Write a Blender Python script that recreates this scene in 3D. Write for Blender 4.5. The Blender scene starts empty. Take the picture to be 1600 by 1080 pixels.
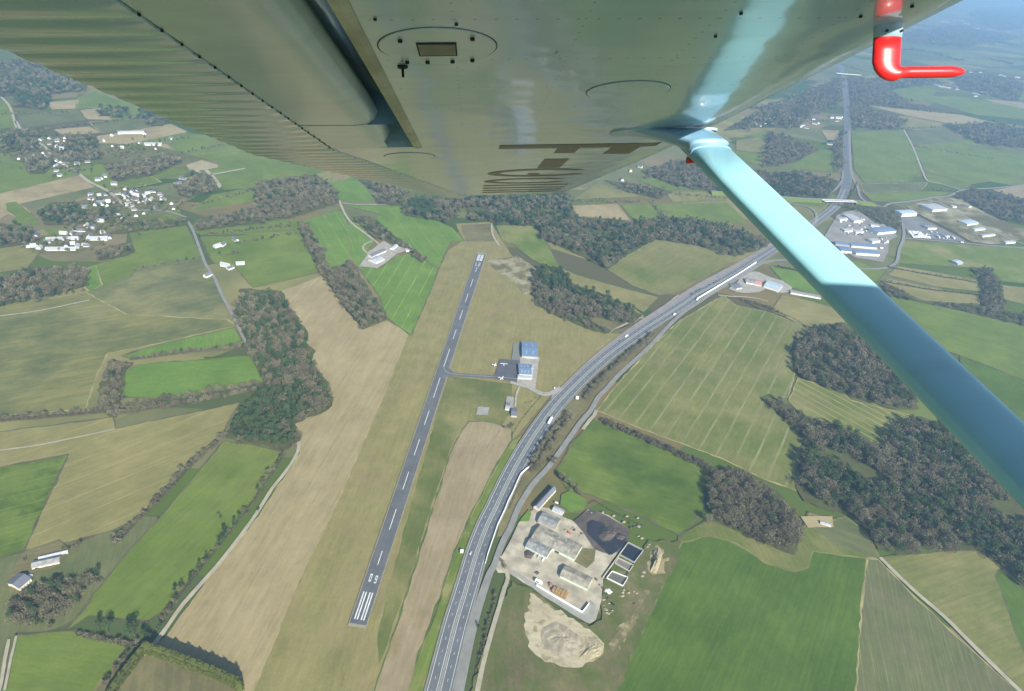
import bpy, math, random
import numpy as np
from mathutils import Vector, Matrix
from mathutils.geometry import tessellate_polygon

# ------------------------------------------------------------------ camera
SC = bpy.context.scene
F = 1020.0                      # focal length in photo pixels (1600 wide)
H = 575.0                       # flying height above the fields, metres
def nrm(v): return v / np.linalg.norm(v)
_up = nrm(np.cross(np.array([1, 0, -.10]), np.array([121, 1020, 653.])))
if _up[2] < 0: _up = -_up
_fw = nrm(np.array([0, 1, 0]) - _up[1] * _up)
RW = np.array([np.cross(_fw, _up), _fw, _up])      # world <- camera (x right, y forward, z up)
CAM = np.array([0, 0, H])
cd = bpy.data.cameras.new('camera'); cam = bpy.data.objects.new('camera', cd); SC.collection.objects.link(cam)
cd.sensor_width = 36; cd.sensor_fit = 'HORIZONTAL'; cd.lens = F / 1600 * 36; cd.clip_start = .02; cd.clip_end = 60000
m = Matrix.Identity(4)
for i in range(3):
    m[i][0] = RW[i][0]; m[i][1] = RW[i][2]; m[i][2] = -RW[i][1]; m[i][3] = CAM[i]
cam.matrix_world = m
SC.camera = cam
# ------------------------------------------------------------------ light
SUN_AZ = 151.0      # compass-like: angle from world +Y clockwise to the sun
SUN_EL = 33.0
W = bpy.data.worlds.new('World'); SC.world = W; W.use_nodes = True
nt = W.node_tree; sky = nt.nodes.new('ShaderNodeTexSky'); sky.sky_type = 'NISHITA'; sky.sun_disc = False
sky.sun_elevation = math.radians(SUN_EL); sky.sun_rotation = math.radians(SUN_AZ); sky.altitude = 500
bg = nt.nodes['Background']; bg.inputs[1].default_value = .085
nt.links.new(sky.outputs[0], bg.inputs[0])
sd = np.array([math.sin(math.radians(SUN_AZ)) * math.cos(math.radians(SUN_EL)),
               math.cos(math.radians(SUN_AZ)) * math.cos(math.radians(SUN_EL)), math.sin(math.radians(SUN_EL))])
ld = bpy.data.lights.new('sun', 'SUN'); ld.energy = 4.6; ld.angle = math.radians(.5); ld.color = (1, .955, .88)
lo = bpy.data.objects.new('sun', ld); SC.collection.objects.link(lo)
lo.rotation_euler = Vector(sd).to_track_quat('Z', 'Y').to_euler()
SC.view_settings.view_transform = 'Standard'; SC.view_settings.look = 'None'
SC.view_settings.exposure = 1.1; SC.view_settings.gamma = 1
SC.render.film_transparent = False
SC.cycles.max_bounces = 6; SC.cycles.volume_bounces = 1; SC.cycles.use_denoising = True
SC.cycles.transparent_max_bounces = 8

# ------------------------------------------------------------------ helpers
rnd = random.Random(7); rng = np.random.default_rng(7)
def G(x, y, z=0.0):                                # photo pixel -> point on the ground (or on height z)
    r = RW @ np.array([x - 800, F, 540 - y]); return CAM + r * ((z - H) / r[2])
def PX(p):                                         # world point(s) -> photo pixels
    q = (np.asarray(p, float) - CAM) @ RW
    return np.stack([800 + F * q[..., 0] / q[..., 1], 540 - F * q[..., 2] / q[..., 1]], -1)
def Z(ox, oy, s): return lambda pts: [(ox + x / s, oy + y / s) for x, y in pts]
Z1 = Z(0, 270, 4); Z2 = Z(400, 270, 4); Z3 = Z(800, 270, 4); Z4 = Z(1200, 270, 4)
Z5 = Z(0, 540, 4); Z6 = Z(400, 540, 4); Z7 = Z(800, 540, 4); Z8 = Z(1200, 540, 4)
Z9 = Z(0, 810, 4); ZA = Z(400, 810, 4); ZB = Z(800, 810, 4); ZC = Z(1200, 810, 4)
ZT = Z(1200, 0, 4); ZU = Z(0, 0, 4)
ZF = Z(780, 730, 4.32); ZH = Z(730, 520, 7.2); ZI = Z(1270, 290, 4.848); ZR = Z(1130, 400, 7.62); ZV = Z(0, 180, 4.5)
def lin(c): return tuple(((v / 255) / 12.92 if v / 255 < .04045 else ((v / 255 + .055) / 1.055) ** 2.4) for v in c)
def alb(c, k=.47): return tuple(v * k for v in lin(c))     # a photographed sunlit colour -> base colour
def link(o, par=None):
    SC.collection.objects.link(o)
    if par is not None: o.parent = par
    return o
def tag(o, label=None, cat=None, group=None, kind=None):
    if label: o['label'] = label
    if cat: o['category'] = cat
    if group: o['group'] = group
    if kind: o['kind'] = kind
    return o
def empty(name, loc=(0, 0, 0), label=None, cat=None, group=None, rz=0):
    o = bpy.data.objects.new(name, None); o.empty_display_size = 1; o.location = loc; o.rotation_euler = (0, 0, rz)
    return tag(link(o), label, cat, group)
class MB:
    def __init__(s): s.v = []; s.f = []
    def add(s, vs, fs):
        b = len(s.v); s.v += [tuple(map(float, v)) for v in vs]; s.f += [tuple(b + i for i in f) for f in fs]; return s
    def box(s, x0, x1, y0, y1, z0, z1, M=None):
        vs = [(x0, y0, z0), (x1, y0, z0), (x1, y1, z0), (x0, y1, z0), (x0, y0, z1), (x1, y0, z1), (x1, y1, z1), (x0, y1, z1)]
        if M is not None: vs = [tuple(M @ Vector(v)) for v in vs]
        return s.add(vs, [(0, 3, 2, 1), (4, 5, 6, 7), (0, 1, 5, 4), (1, 2, 6, 5), (2, 3, 7, 6), (3, 0, 4, 7)])
    def bar(s, a, b, w, z0, z1):                    # upright slab along a segment on the ground
        a = np.array(a[:2]); b = np.array(b[:2]); d = nrm(b - a); n = np.array([-d[1], d[0]]) * w / 2
        p = [a - n, b - n, b + n, a + n]
        return s.prism([tuple(q) for q in p], z0, z1)
    def prism(s, poly, z0, z1):
        n = len(poly); ar = sum(poly[i][0] * poly[(i + 1) % n][1] - poly[(i + 1) % n][0] * poly[i][1] for i in range(n))
        if ar < 0: poly = poly[::-1]
        vs = [(x, y, z0) for x, y in poly] + [(x, y, z1) for x, y in poly]
        fs = [(i, (i + 1) % n, n + (i + 1) % n, n + i) for i in range(n)]
        if n > 4:
            t = tessellate_polygon([[Vector((x, y, 0)) for x, y in poly]]); fs += [(n + a, n + b, n + c) for a, b, c in t] + [(c, b, a) for a, b, c in t]
        else: fs += [tuple(range(n, 2 * n)), tuple(range(n - 1, -1, -1))]
        return s.add(vs, fs)
    def tube(s, pts, rad, k=6, cap=True):
        pts = [np.array(p, float) for p in pts]; n = len(pts); b = len(s.v)
        for i, p in enumerate(pts):
            d = nrm(pts[min(i + 1, n - 1)] - pts[max(i - 1, 0)]); a = nrm(np.cross(d, [0.31, .2, .93] if abs(d[2]) < .9 else [1, 0, 0])); c = np.cross(d, a)
            r = rad[i] if hasattr(rad, '__len__') else rad
            for j in range(k):
                t = 2 * math.pi * j / k; s.v.append(tuple(p + r * (math.cos(t) * a + math.sin(t) * c)))
        for i in range(n - 1):
            for j in range(k):
                s.f.append((b + i * k + j, b + i * k + (j + 1) % k, b + (i + 1) * k + (j + 1) % k, b + (i + 1) * k + j))
        if cap: s.f += [tuple(b + j for j in range(k - 1, -1, -1)), tuple(b + (n - 1) * k + j for j in range(k))]
        return s
    def loft(s, rings, cap=True, closed=True):
        b = len(s.v); k = len(rings[0])
        for r in rings: s.v += [tuple(map(float, p)) for p in r]
        for i in range(len(rings) - 1):
            for j in range(k if closed else k - 1):
                s.f.append((b + i * k + j, b + i * k + (j + 1) % k, b + (i + 1) * k + (j + 1) % k, b + (i + 1) * k + j))
        if cap and closed: s.f += [tuple(b + j for j in range(k - 1, -1, -1)), tuple(b + (len(rings) - 1) * k + j for j in range(k))]
        return s
    def build(s, name, mat, par=None, smooth=False, loc=None):
        me = bpy.data.meshes.new(name); me.from_pydata(s.v, [], s.f); me.update()
        if mat: me.materials.append(mat)
        if smooth: me.polygons.foreach_set('use_smooth', [True] * len(me.polygons))
        o = bpy.data.objects.new(name, me)
        if loc is not None: o.location = loc
        return link(o, par)

# ------------------------------------------------------------------ materials
def nodemat(name):
    m = bpy.data.materials.new(name); m.use_nodes = True; nt = m.node_tree
    return m, nt, nt.nodes['Principled BSDF']
def nd(nt, t, **kw):
    n = nt.nodes.new(t)
    for k, v in kw.items():
        if k.startswith('i_'): n.inputs[int(k[2:])].default_value = v
        else: setattr(n, k, v)
    return n
def mathn(nt, op, a, b=None, clamp=False):
    n = nt.nodes.new('ShaderNodeMath'); n.operation = op; n.use_clamp = clamp
    for i, x in enumerate((a, b)):
        if x is None: continue
        if isinstance(x, (int, float)): n.inputs[i].default_value = x
        else: nt.links.new(x, n.inputs[i])
    return n.outputs[0]
def mixc(nt, fac, a, b, mode='MIX'):
    n = nt.nodes.new('ShaderNodeMix'); n.data_type = 'RGBA'; n.blend_type = mode
    if isinstance(fac, (int, float)): n.inputs[0].default_value = fac
    else: nt.links.new(fac, n.inputs[0])
    for i, x in ((6, a), (7, b)):
        if isinstance(x, tuple): n.inputs[i].default_value = (*x[:3], 1)
        else: nt.links.new(x, n.inputs[i])
    return n.outputs[2]
def noise(nt, vec, scale, detail=3, rough=.55, lo=.35, hi=.65):
    n = nd(nt, 'ShaderNodeTexNoise'); n.inputs['Scale'].default_value = scale; n.inputs['Detail'].default_value = detail
    n.inputs['Roughness'].default_value = rough
    nt.links.new(vec, n.inputs['Vector'])
    r = nd(nt, 'ShaderNodeMapRange'); r.inputs[1].default_value = lo; r.inputs[2].default_value = hi
    nt.links.new(n.outputs[0], r.inputs[0]); return r.outputs[0]
def mapped(nt, rot=0.0, scale=(1, 1, 1), loc=(0, 0, 0)):
    if rot and scale != (1, 1, 1):                   # turn first, then stretch
        a = mapped(nt, rot); mp = nd(nt, 'ShaderNodeMapping'); mp.inputs['Scale'].default_value = scale; mp.inputs['Location'].default_value = loc
        nt.links.new(a, mp.inputs[0]); return mp.outputs[0]
    tc = nd(nt, 'ShaderNodeTexCoord'); mp = nd(nt, 'ShaderNodeMapping')
    mp.inputs['Rotation'].default_value = (0, 0, rot); mp.inputs['Scale'].default_value = scale; mp.inputs['Location'].default_value = loc
    nt.links.new(tc.outputs['Object'], mp.inputs[0]); return mp.outputs[0]
def simple(name, col, rough=.7, metal=0, var=.12, vs=.4, coat=0, spec=.5):
    m, nt, p = nodemat(name)
    v = mapped(nt); n1 = noise(nt, v, vs, 4)
    c2 = tuple(min(1, c * (1 + var)) for c in col); c1 = tuple(c * (1 - var) for c in col)
    nt.links.new(mixc(nt, n1, c1, c2), p.inputs['Base Color'])
    p.inputs['Roughness'].default_value = rough; p.inputs['Metallic'].default_value = metal
    p.inputs['Coat Weight'].default_value = coat; p.inputs['Specular IOR Level'].default_value = spec
    return m
def field_mat(name, A, B, ang=0.0, streak=.35, pw=3.0, tram=0, tcol=None, tw=.9, blot=.5, bscale=.012, grain=.25, tstr=.5, C=None, cthr=(.6, .72), cscale=.02, toff=0.0):
    """rows along angle ang (world), fine streaks pw metres wide, tramlines every `tram` metres"""
    m, nt, p = nodemat(name)
    seed = rnd.uniform(-500, 500)
    w = mapped(nt, 0, loc=(seed, -seed, 0))
    rows = mapped(nt, -ang)                          # x along the rows
    st = mapped(nt, -ang, (.012, 1 / pw, 1), (seed, 0, 0))
    big = noise(nt, w, bscale, 5, .6, .38, .62)
    f1 = noise(nt, st, 1.0, 3, .6, .3, .7)
    fine = noise(nt, w, .35, 3, .7, .25, .75)
    f = mathn(nt, 'ADD', mathn(nt, 'MULTIPLY', big, blot), mathn(nt, 'MULTIPLY', f1, streak))
    f = mathn(nt, 'ADD', f, mathn(nt, 'MULTIPLY', fine, grain))
    f = mathn(nt, 'DIVIDE', f, blot + streak + grain, True)
    col = mixc(nt, f, A, B)
    if C is not None:
        k = noise(nt, w, cscale, 6, .65, *cthr); k = mathn(nt, 'MULTIPLY', mathn(nt, 'MAXIMUM', mathn(nt, 'MINIMUM', k, 1), 0), .85)
        col = mixc(nt, k, col, C)
    if tram:
        sp = nd(nt, 'ShaderNodeSeparateXYZ'); nt.links.new(rows, sp.inputs[0])
        wob = mathn(nt, 'MULTIPLY', noise(nt, w, .01, 1, .5, 0, 1), 3.0)
        t = mathn(nt, 'ADD', mathn(nt, 'DIVIDE', mathn(nt, 'ADD', sp.outputs[1], wob), tram), toff)
        t = mathn(nt, 'MULTIPLY', mathn(nt, 'ABSOLUTE', mathn(nt, 'SUBTRACT', mathn(nt, 'FRACT', t), .5)), tram)
        mr = nd(nt, 'ShaderNodeMapRange'); mr.inputs[1].default_value = tw; mr.inputs[2].default_value = tw * .4
        nt.links.new(t, mr.inputs[0])
        k = mathn(nt, 'MULTIPLY', mr.outputs[0], mathn(nt, 'MULTIPLY', mathn(nt, 'ADD', mathn(nt, 'MULTIPLY', noise(nt, st, 2, 2), .4), mathn(nt, 'MULTIPLY', noise(nt, w, .02, 3), .6)), tstr))
        col = mixc(nt, k, col, tcol or tuple(min(1, c * 1.6) for c in B))
    mo = mathn(nt, 'ADD', mathn(nt, 'MULTIPLY', noise(nt, w, .028, 6, .7, .3, .7), .5), mathn(nt, 'MULTIPLY', noise(nt, mapped(nt, -ang, (.05, .25, 1), (seed, 3, 0)), 1.0, 4, .7, .3, .7), .5))
    mo = mathn(nt, 'ADD', mathn(nt, 'MULTIPLY', mo, .42), .79); cc = nd(nt, 'ShaderNodeCombineColor')
    for q_ in range(3): nt.links.new(mo, cc.inputs[q_])
    col = mixc(nt, 1.0, col, cc.outputs[0], 'MULTIPLY')
    nt.links.new(col, p.inputs['Base Color']); p.inputs['Roughness'].default_value = 1; p.inputs['Specular IOR Level'].default_value = .08
    return m
def ang_of(a, b):
    p, q = G(*a), G(*b); return math.atan2(q[1] - p[1], q[0] - p[0])

# palette (as base colours)
GRA = alb((146, 144, 82)); GRB = alb((188, 176, 116)); GRC = alb((108, 124, 58))
TAN = alb((178, 160, 112)); TANB = alb((210, 194, 146)); TANG = alb((160, 142, 92))
BRN = alb((172, 154, 114)); BRNB = alb((202, 184, 144))
GN = alb((112, 134, 50)); GNB = alb((148, 164, 76)); GND = alb((80, 110, 34)); GNDB = alb((120, 146, 60))
BR = alb((110, 146, 54)); BRB = alb((144, 174, 78))
OL = alb((134, 138, 76)); OLB = alb((178, 170, 108)); SAGE = alb((104, 118, 68)); SAGEB = alb((150, 150, 100))
SCR = alb((112, 108, 70)); SCRB = alb((166, 156, 108)); LIT = alb((92, 88, 58)); LITB = alb((122, 114, 80))
PALE = alb((206, 198, 160))

# ------------------------------------------------------------------ ground sheet
m_ground, nt, p = nodemat('far_farmland')
v = mapped(nt); warp = nd(nt, 'ShaderNodeTexNoise'); warp.inputs['Scale'].default_value = .002; warp.inputs['Detail'].default_value = 2
nt.links.new(v, warp.inputs['Vector'])
va = nd(nt, 'ShaderNodeVectorMath', operation='MULTIPLY_ADD'); nt.links.new(warp.outputs[1], va.inputs[0])
va.inputs[1].default_value = (160, 160, 0); nt.links.new(v, va.inputs[2])
rot = nd(nt, 'ShaderNodeMapping'); rot.inputs['Rotation'].default_value = (0, 0, .5); rot.inputs['Scale'].default_value = (.0030, .0050, 1)
nt.links.new(va.outputs[0], rot.inputs[0])
vo = nd(nt, 'ShaderNodeTexVoronoi', voronoi_dimensions='2D', distance='CHEBYCHEV'); vo.inputs['Scale'].default_value = 1; nt.links.new(rot.outputs[0], vo.inputs['Vector'])
sp = nd(nt, 'ShaderNodeSeparateColor'); nt.links.new(vo.outputs['Color'], sp.inputs[0])
cr = nd(nt, 'ShaderNodeValToRGB'); cr.color_ramp.interpolation = 'CONSTANT'
cols = [GN, OL, GND, SAGE, TANG, GNB, LITB, OLB, GN, SAGEB, BRN, GND]
for i, c in enumerate(cols):
    e = cr.color_ramp.elements[i] if i < 2 else cr.color_ramp.elements.new(i / len(cols))
    e.position = i / len(cols); e.color = (*c, 1)
nt.links.new(sp.outputs[0], cr.inputs[0])
vd = nd(nt, 'ShaderNodeTexVoronoi', voronoi_dimensions='2D', feature='DISTANCE_TO_EDGE'); vd.inputs['Scale'].default_value = 1; nt.links.new(rot.outputs[0], vd.inputs['Vector'])
c = mixc(nt, noise(nt, v, .01, 5), cr.outputs[0], SAGE)
c = mixc(nt, .55, cr.outputs[0], c)
nt.links.new(c, p.inputs['Base Color']); p.inputs['Roughness'].default_value = 1; p.inputs['Specular IOR Level'].default_value = .05
g = MB(); X0, X1, Y0, Y1 = -17000, 17000, -2500, 24000
nx, ny = 12, 10
g.add([(X0 + (X1 - X0) * i / nx, Y0 + (Y1 - Y0) * j / ny, 0) for j in range(ny + 1) for i in range(nx + 1)],
      [(j * (nx + 1) + i, j * (nx + 1) + i + 1, (j + 1) * (nx + 1) + i + 1, (j + 1) * (nx + 1) + i) for j in range(ny) for i in range(nx)])
tag(g.build('ground', m_ground), kind='structure')

LAYER = [0]; LAYER2 = [0]
def sheet(name, px, mat, z=None, jit=.9, step=9.0, kind='structure', label=None, cat=None, zz=0):
    """a flat patch of ground; px are photo pixels on the ground"""
    pts = [G(x, y)[:2] for x, y in px]; out = []
    for i, a in enumerate(pts):
        b = pts[(i + 1) % len(pts)]; L = np.linalg.norm(b - a); n = max(1, min(60, int(L / step)))
        nn = np.array([-(b - a)[1], (b - a)[0]]) / max(L, 1e-6)
        for k in range(n):
            j = 0 if k == 0 else rnd.uniform(-jit, jit)
            out.append(a + (b - a) * k / n + nn * j)
    LAYER[0] += 1
    if z is None: z = .05 + .011 * LAYER[0]
    else: LAYER2[0] += 1; z += .0015 * (LAYER2[0] % 40)
    vs = [(x, y, z) for x, y in out]
    t = tessellate_polygon([[Vector(v) for v in vs]])
    fs = []
    for a, b, c in t:
        A, B, C_ = vs[a], vs[b], vs[c]
        cr_ = (B[0] - A[0]) * (C_[1] - A[1]) - (B[1] - A[1]) * (C_[0] - A[0])
        fs.append((a, b, c) if cr_ > 0 else (c, b, a))
    o = MB().add(vs, fs).build(name, mat)
    return tag(o, label, cat, kind=kind)
def strip(name, px, w, mat, z, kind='structure', jit=0.0, smooth=True, zends=None):
    """road-like ribbon along photo pixels, w metres wide (number or list)"""
    P = [G(x, y)[:2] for x, y in px]; Wd = (list(w) + [w[-1]] * 60)[:len(P)] if hasattr(w, '__len__') else [w] * len(P)
    if smooth:
        Q = []; V = []
        for i in range(len(P) - 1):
            p0, p1, p2, p3 = P[max(i - 1, 0)], P[i], P[i + 1], P[min(i + 2, len(P) - 1)]
            n = max(2, min(14, int(np.linalg.norm(p2 - p1) / 10)))
            for k in range(n):
                t = k / n
                m1 = (p2 - p0) * .5; m2 = (p3 - p1) * .5; L = np.linalg.norm(p2 - p1)
                m1 = m1 * min(1, L / max(1e-6, np.linalg.norm(m1))); m2 = m2 * min(1, L / max(1e-6, np.linalg.norm(m2)))
                h = (2 * t**3 - 3 * t**2 + 1) * p1 + (t**3 - 2 * t**2 + t) * m1 + (-2 * t**3 + 3 * t**2) * p2 + (t**3 - t**2) * m2
                Q.append(h); V.append(Wd[i] * (1 - t) + Wd[i + 1] * t)
        Q.append(P[-1]); V.append(Wd[-1]); P, Wd = Q, V
    vs = []
    for i, p_ in enumerate(P):
        d = nrm(P[min(i + 1, len(P) - 1)] - P[max(i - 1, 0)]); n = np.array([-d[1], d[0]])
        a = p_ + n * (Wd[i] / 2 + rnd.uniform(-jit, jit)); b = p_ - n * (Wd[i] / 2 + rnd.uniform(-jit, jit))
        vs += [(a[0], a[1], z), (b[0], b[1], z)]
    fs = [(2 * i, 2 * i + 1, 2 * i + 3, 2 * i + 2) for i in range(len(P) - 1)]
    o = MB().add(vs, fs).build(name, mat); tag(o, kind=kind)
    return o, P

# ------------------------------------------------------------------ fields
def FM(kind, a=None, b=None, **kw):
    pal = dict(olive=(GRA, GRB), tan=(TAN, TANB), brown=(BRN, BRNB), green=(GN, GNB), deep=(GND, GNDB), bright=(BR, BRB), pale=(OL, OLB), sage=(SAGE, SAGEB), scrub=(SCR, SCRB), litter=(LIT, LITB))
    A, B = pal[kind]; return field_mat('field_' + kind, A, B, ang_of(a, b) if a else rnd.uniform(0, 3), **kw)
MARG = []
def field(px, kind, a=None, b=None, name='field', **kw):
    o = sheet(name, px, FM(kind, a, b, **kw)); vs = [np.array(v.co[:2]) for v in o.data.vertices]; z = o.data.vertices[0].co[2] + .005
    if name != 'field': return o
    if not MARG: MARG.extend([simple('margin_grass', GRA, 1, var=.3, vs=.05), simple('margin_pale', GRB, 1, var=.25, vs=.05), simple('margin_dark', alb((112, 106, 72)), 1, var=.3, vs=.05), simple('margin_green', GRC, 1, var=.3, vs=.05)])
    mb = MB(); n = len(vs); wd = [max(.2, rnd.gauss(.9, .5)) for _ in range(n)]
    for i in range(n):
        a_, b_ = vs[i], vs[(i + 1) % n]; L = np.linalg.norm(b_ - a_)
        if L < .01: continue
        t = (b_ - a_) / L; nn = np.array([-t[1], t[0]]); w0, w1_ = wd[i], wd[(i + 1) % n]
        mb.add([(*(a_ + nn * w0), z), (*(a_ - nn * w0), z), (*(b_ - nn * w1_), z), (*(b_ + nn * w1_), z)], [(0, 1, 2, 3)])
    tag(mb.build('field_margin', rnd.choice(MARG)), kind='structure'); return o
RWD = ((560, 970), (752, 400))
# --- left half, far to near
field(ZU([(-300, 380), (-300, 620), (300, 600), (560, 560), (300, 500), (60, 420)]), 'sage', (0, 100), (80, 96))
field(ZU([(300, 640), (490, 620), (470, 680), (320, 685)]), 'tan', (75, 165), (120, 158))
field(ZU([(490, 615), (590, 560), (930, 700), (720, 690), (690, 665), (480, 680)]), 'green', (120, 165), (200, 160))
field(ZU([(500, 690), (630, 675), (695, 750), (545, 745)]), 'tan', (130, 180), (160, 178))
field(ZU([(640, 675), (700, 665), (960, 720), (900, 735), (700, 750)]), 'green', (160, 175), (220, 180))
field(ZU([(110, 720), (480, 680), (540, 750), (130, 800)]), 'sage', (30, 190), (120, 180))
field(ZU([(-300, 640), (60, 630), (80, 740), (110, 790), (-300, 850)]), 'green', (0, 180), (20, 178))
field(ZU([(560, 760), (920, 740), (940, 790), (640, 830), (580, 790)]), 'sage', (160, 198), (230, 190))
field(ZU([(330, 810), (560, 790), (635, 830), (400, 850)]), 'tan', (90, 208), (150, 200))
field(ZU([(500, 870), (1070, 775), (1170, 825), (900, 880), (620, 935), (540, 920)]), 'tan', (130, 222), (280, 196), C=PALE, cscale=.01)
field(ZU([(1050, 895), (1180, 830), (1290, 850), (1400, 910), (1130, 970)]), 'green', (270, 225), (340, 215))
field(ZU([(920, 930), (1040, 895), (1100, 950), (1000, 970)]), 'tan')
field(ZU([(-300, 860), (160, 840), (250, 900), (0, 960), (-300, 990)]), 'sage')
field(ZU([(-400, 1030), (430, 1040), (560, 1180), (0, 1270), (-400, 1380)]), 'green', (0, 300), (110, 265))
field(ZU([(440, 1045), (640, 1000), (1130, 985), (1170, 1080), (640, 1200), (560, 1180)]), 'green', (120, 262), (270, 250), tram=60)
field(ZU([(1130, 975), (1560, 930), (2100, 1080), (2100, 1200), (1640, 1170), (1320, 1080)]), 'green', (280, 244), (460, 270), tram=70)
field(Z1([(-300, 200), (490, 15), (600, 90), (130, 195), (140, 215), (-20, 300), (-300, 330)]), 'tan', (0, 300), (120, 273), C=BRN, cthr=(.5, .6))
field(Z1([(130, 195), (600, 90), (640, 110), (350, 200), (190, 220)]), 'sage', (50, 320), (150, 295))
field(Z1([(30, 190), (100, 180), (190, 250), (100, 280), (40, 240)]), 'green')
field(Z1([(90, 285), (190, 250), (230, 290), (250, 330), (100, 320)]), 'green')
field(Z1([(690, 60), (940, 20), (1010, 60), (760, 105)]), 'green', (170, 288), (240, 276))
field(Z1([(450, 190), (700, 130), (1100, 60), (1250, 130), (1130, 200), (900, 290), (650, 290), (500, 240)]), 'sage', (110, 318), (280, 290))
field(Z1([(1310, 20), (1440, 0), (1640, -10), (1640, 90), (1400, 108)]), 'green', (330, 272), (400, 265))
field(Z1([(1190, 240), (1330, 140), (1540, 100), (1610, 130), (1600, 175), (1250, 235)]), 'green', (300, 330), (400, 305))
field(Z1([(970, 270), (1110, 200), (1140, 290), (1000, 300)]), 'green')
field(Z1([(-200, 470), (170, 450), (300, 380), (330, 400), (200, 560), (170, 600), (-200, 650)]), 'pale', (0, 395), (45, 385))
field(Z1([(200, 430), (220, 370), (270, 350), (330, 400), (250, 430)]), 'olive')
field(Z1([(270, 350), (420, 345), (440, 370), (330, 400)]), 'green')
field(Z1([(810, 370), (1165, 330), (1262, 520), (1180, 560), (860, 590), (815, 650), (560, 740), (535, 600), (640, 560), (840, 500)]), 'green', (210, 430), (300, 400), streak=.15, blot=.3)
field(Z1([(535, 600), (600, 580), (640, 700), (560, 745), (530, 720)]), 'bright')
field(Z1([(820, 650), (860, 590), (1262, 530), (1340, 680), (1460, 900), (1440, 940), (640, 905), (520, 780), (560, 740)]), 'sage', (150, 480), (330, 440), C=OLB, pw=6, streak=.8, cscale=.008, cthr=(.42, .62))
field(Z1([(1190, 330), (1620, 290), (1880, 300), (1900, 370), (1480, 385), (1250, 390)]), 'green', (305, 355), (460, 345))
field(Z1([(1250, 400), (1480, 395), (1660, 370), (1880, 360), (1990, 625), (1760, 680), (1580, 720), (1480, 600), (1330, 560)]), 'green', (320, 420), (490, 400), streak=.15)
field([(472, 345), (533, 328), (546, 352), (553, 410), (515, 418), (503, 395), (483, 362)], 'bright', (487, 345), (525, 412), tram=26, tw=1.1, tstr=.8)
field([(-60, 486), (135, 458), (200, 492), (355, 500), (372, 508), (250, 537), (168, 552), (148, 595), (134, 640), (-60, 655)], 'pale', (0, 510), (180, 482), pw=7, streak=1.5, C=SAGE, cscale=.006, cthr=(.45, .6))
field([(188, 557), (250, 538), (367, 512), (378, 533), (330, 545), (210, 560)], 'bright')
field([(196, 582), (216, 570), (392, 556), (412, 597), (335, 612), (245, 622), (193, 622)], 'bright', (200, 610), (400, 590), streak=.1, blot=.25)
field([(-60, 682), (0, 675), (177, 652), (180, 670), (375, 629), (362, 648), (350, 676), (300, 716), (268, 758), (220, 805), (180, 830), (115, 847), (38, 862), (60, 810), (107, 710), (-60, 742)], 'olive', (60, 800), (330, 690), C=TAN, cscale=.006, tram=30, tw=.8)
field([(-60, 745), (0, 731), (107, 711), (60, 810), (38, 862), (-60, 890)], 'green', (0, 760), (100, 735), C=GND, cthr=(.45, .62), tram=18, tw=.8)
field([(350, 689), (402, 697), (440, 706), (432, 724), (415, 760), (385, 800), (360, 830), (325, 872), (290, 915), (255, 955), (232, 972), (140, 962), (105, 985), (118, 968), (185, 880), (250, 808), (300, 750)], 'green', (150, 930), (380, 720), streak=.25, C=GRA, cscale=.004, cthr=(.45, .7))
field([(117, 985), (150, 988), (197, 1012), (178, 1040), (150, 1110), (-60, 1150), (4, 1075), (25, 992), (85, 987)], 'green', (30, 1040), (180, 1060), streak=.2, blot=.3)
field([(-60, 895), (36, 862), (115, 847), (175, 830), (222, 806), (250, 808), (185, 880), (118, 968), (85, 986), (25, 990), (0, 1080), (-60, 1120)], 'sage', C=GRA, cscale=.02)
field([(225, 1012), (400, 1060), (400, 1120), (120, 1120), (160, 1060)], 'scrub', C=GRC, cscale=.03)
# --- big tan field and the airfield grass
field([(437, 457), (500, 433), (514, 440), (545, 490), (566, 517), (604, 502), (638, 522), (597, 627), (560, 712), (517, 810), (462, 922), (397, 1080), (385, 1100), (376, 1086), (372, 1076), (300, 1044), (232, 1020), (262, 992), (325, 905), (405, 807), (470, 708), (462, 690), (455, 662), (515, 640), (519, 628), (505, 590), (485, 560), (494, 548), (478, 535), (476, 512), (450, 480)],
      'tan', (300, 1070), (600, 560), pw=4.5, streak=.55, blot=.5, C=TANG, cscale=.006, tram=38, tw=1.0, tcol=TANG, toff=.2)
AIR = [(380, 1120), (397, 1080), (462, 922), (517, 810), (560, 712), (597, 627), (638, 522), (660, 480), (700, 392), (724, 376), (712, 350), (765, 347), (772, 356), (790, 385), (800, 400), (835, 420), (834, 470), (870, 492), (950, 521), (980, 522), (930, 560), (862, 616), (800, 690), (742, 800), (690, 930), (640, 1080), (625, 1120)]
field(AIR, 'olive', *RWD, pw=5, streak=.9, blot=.9, bscale=.03, grain=1.1, C=TAN, cscale=.016, cthr=(.46, .66), name='airfield_grass')
field([(700, 588), (765, 596), (800, 600), (800, 640), (782, 668), (735, 656), (717, 672), (700, 712), (668, 810), (640, 905), (610, 990), (592, 1040), (590, 990), (612, 900), (650, 760)], 'olive', *RWD, C=GRC, cthr=(.35, .55), cscale=.014, grain=.5, name='airfield_grass')
field([(789, 403), (808, 400), (838, 420), (836, 450), (820, 462), (800, 440), (770, 420), (762, 408)], 'scrub', C=PALE, cscale=.04, cthr=(.45, .6), name='rough_grass')
field([(722, 672), (732, 659), (755, 659), (775, 663), (800, 671), (800, 688), (782, 716), (735, 806), (710, 862), (677, 962), (650, 1037), (635, 1120), (568, 1120), (585, 1080), (617, 985), (640, 912), (671, 810), (687, 765), (702, 712)],
      'brown', (600, 1070), (735, 670), pw=3, streak=.5, C=TANG, cscale=.008, tram=24, tw=.8, tcol=BRN)
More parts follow.
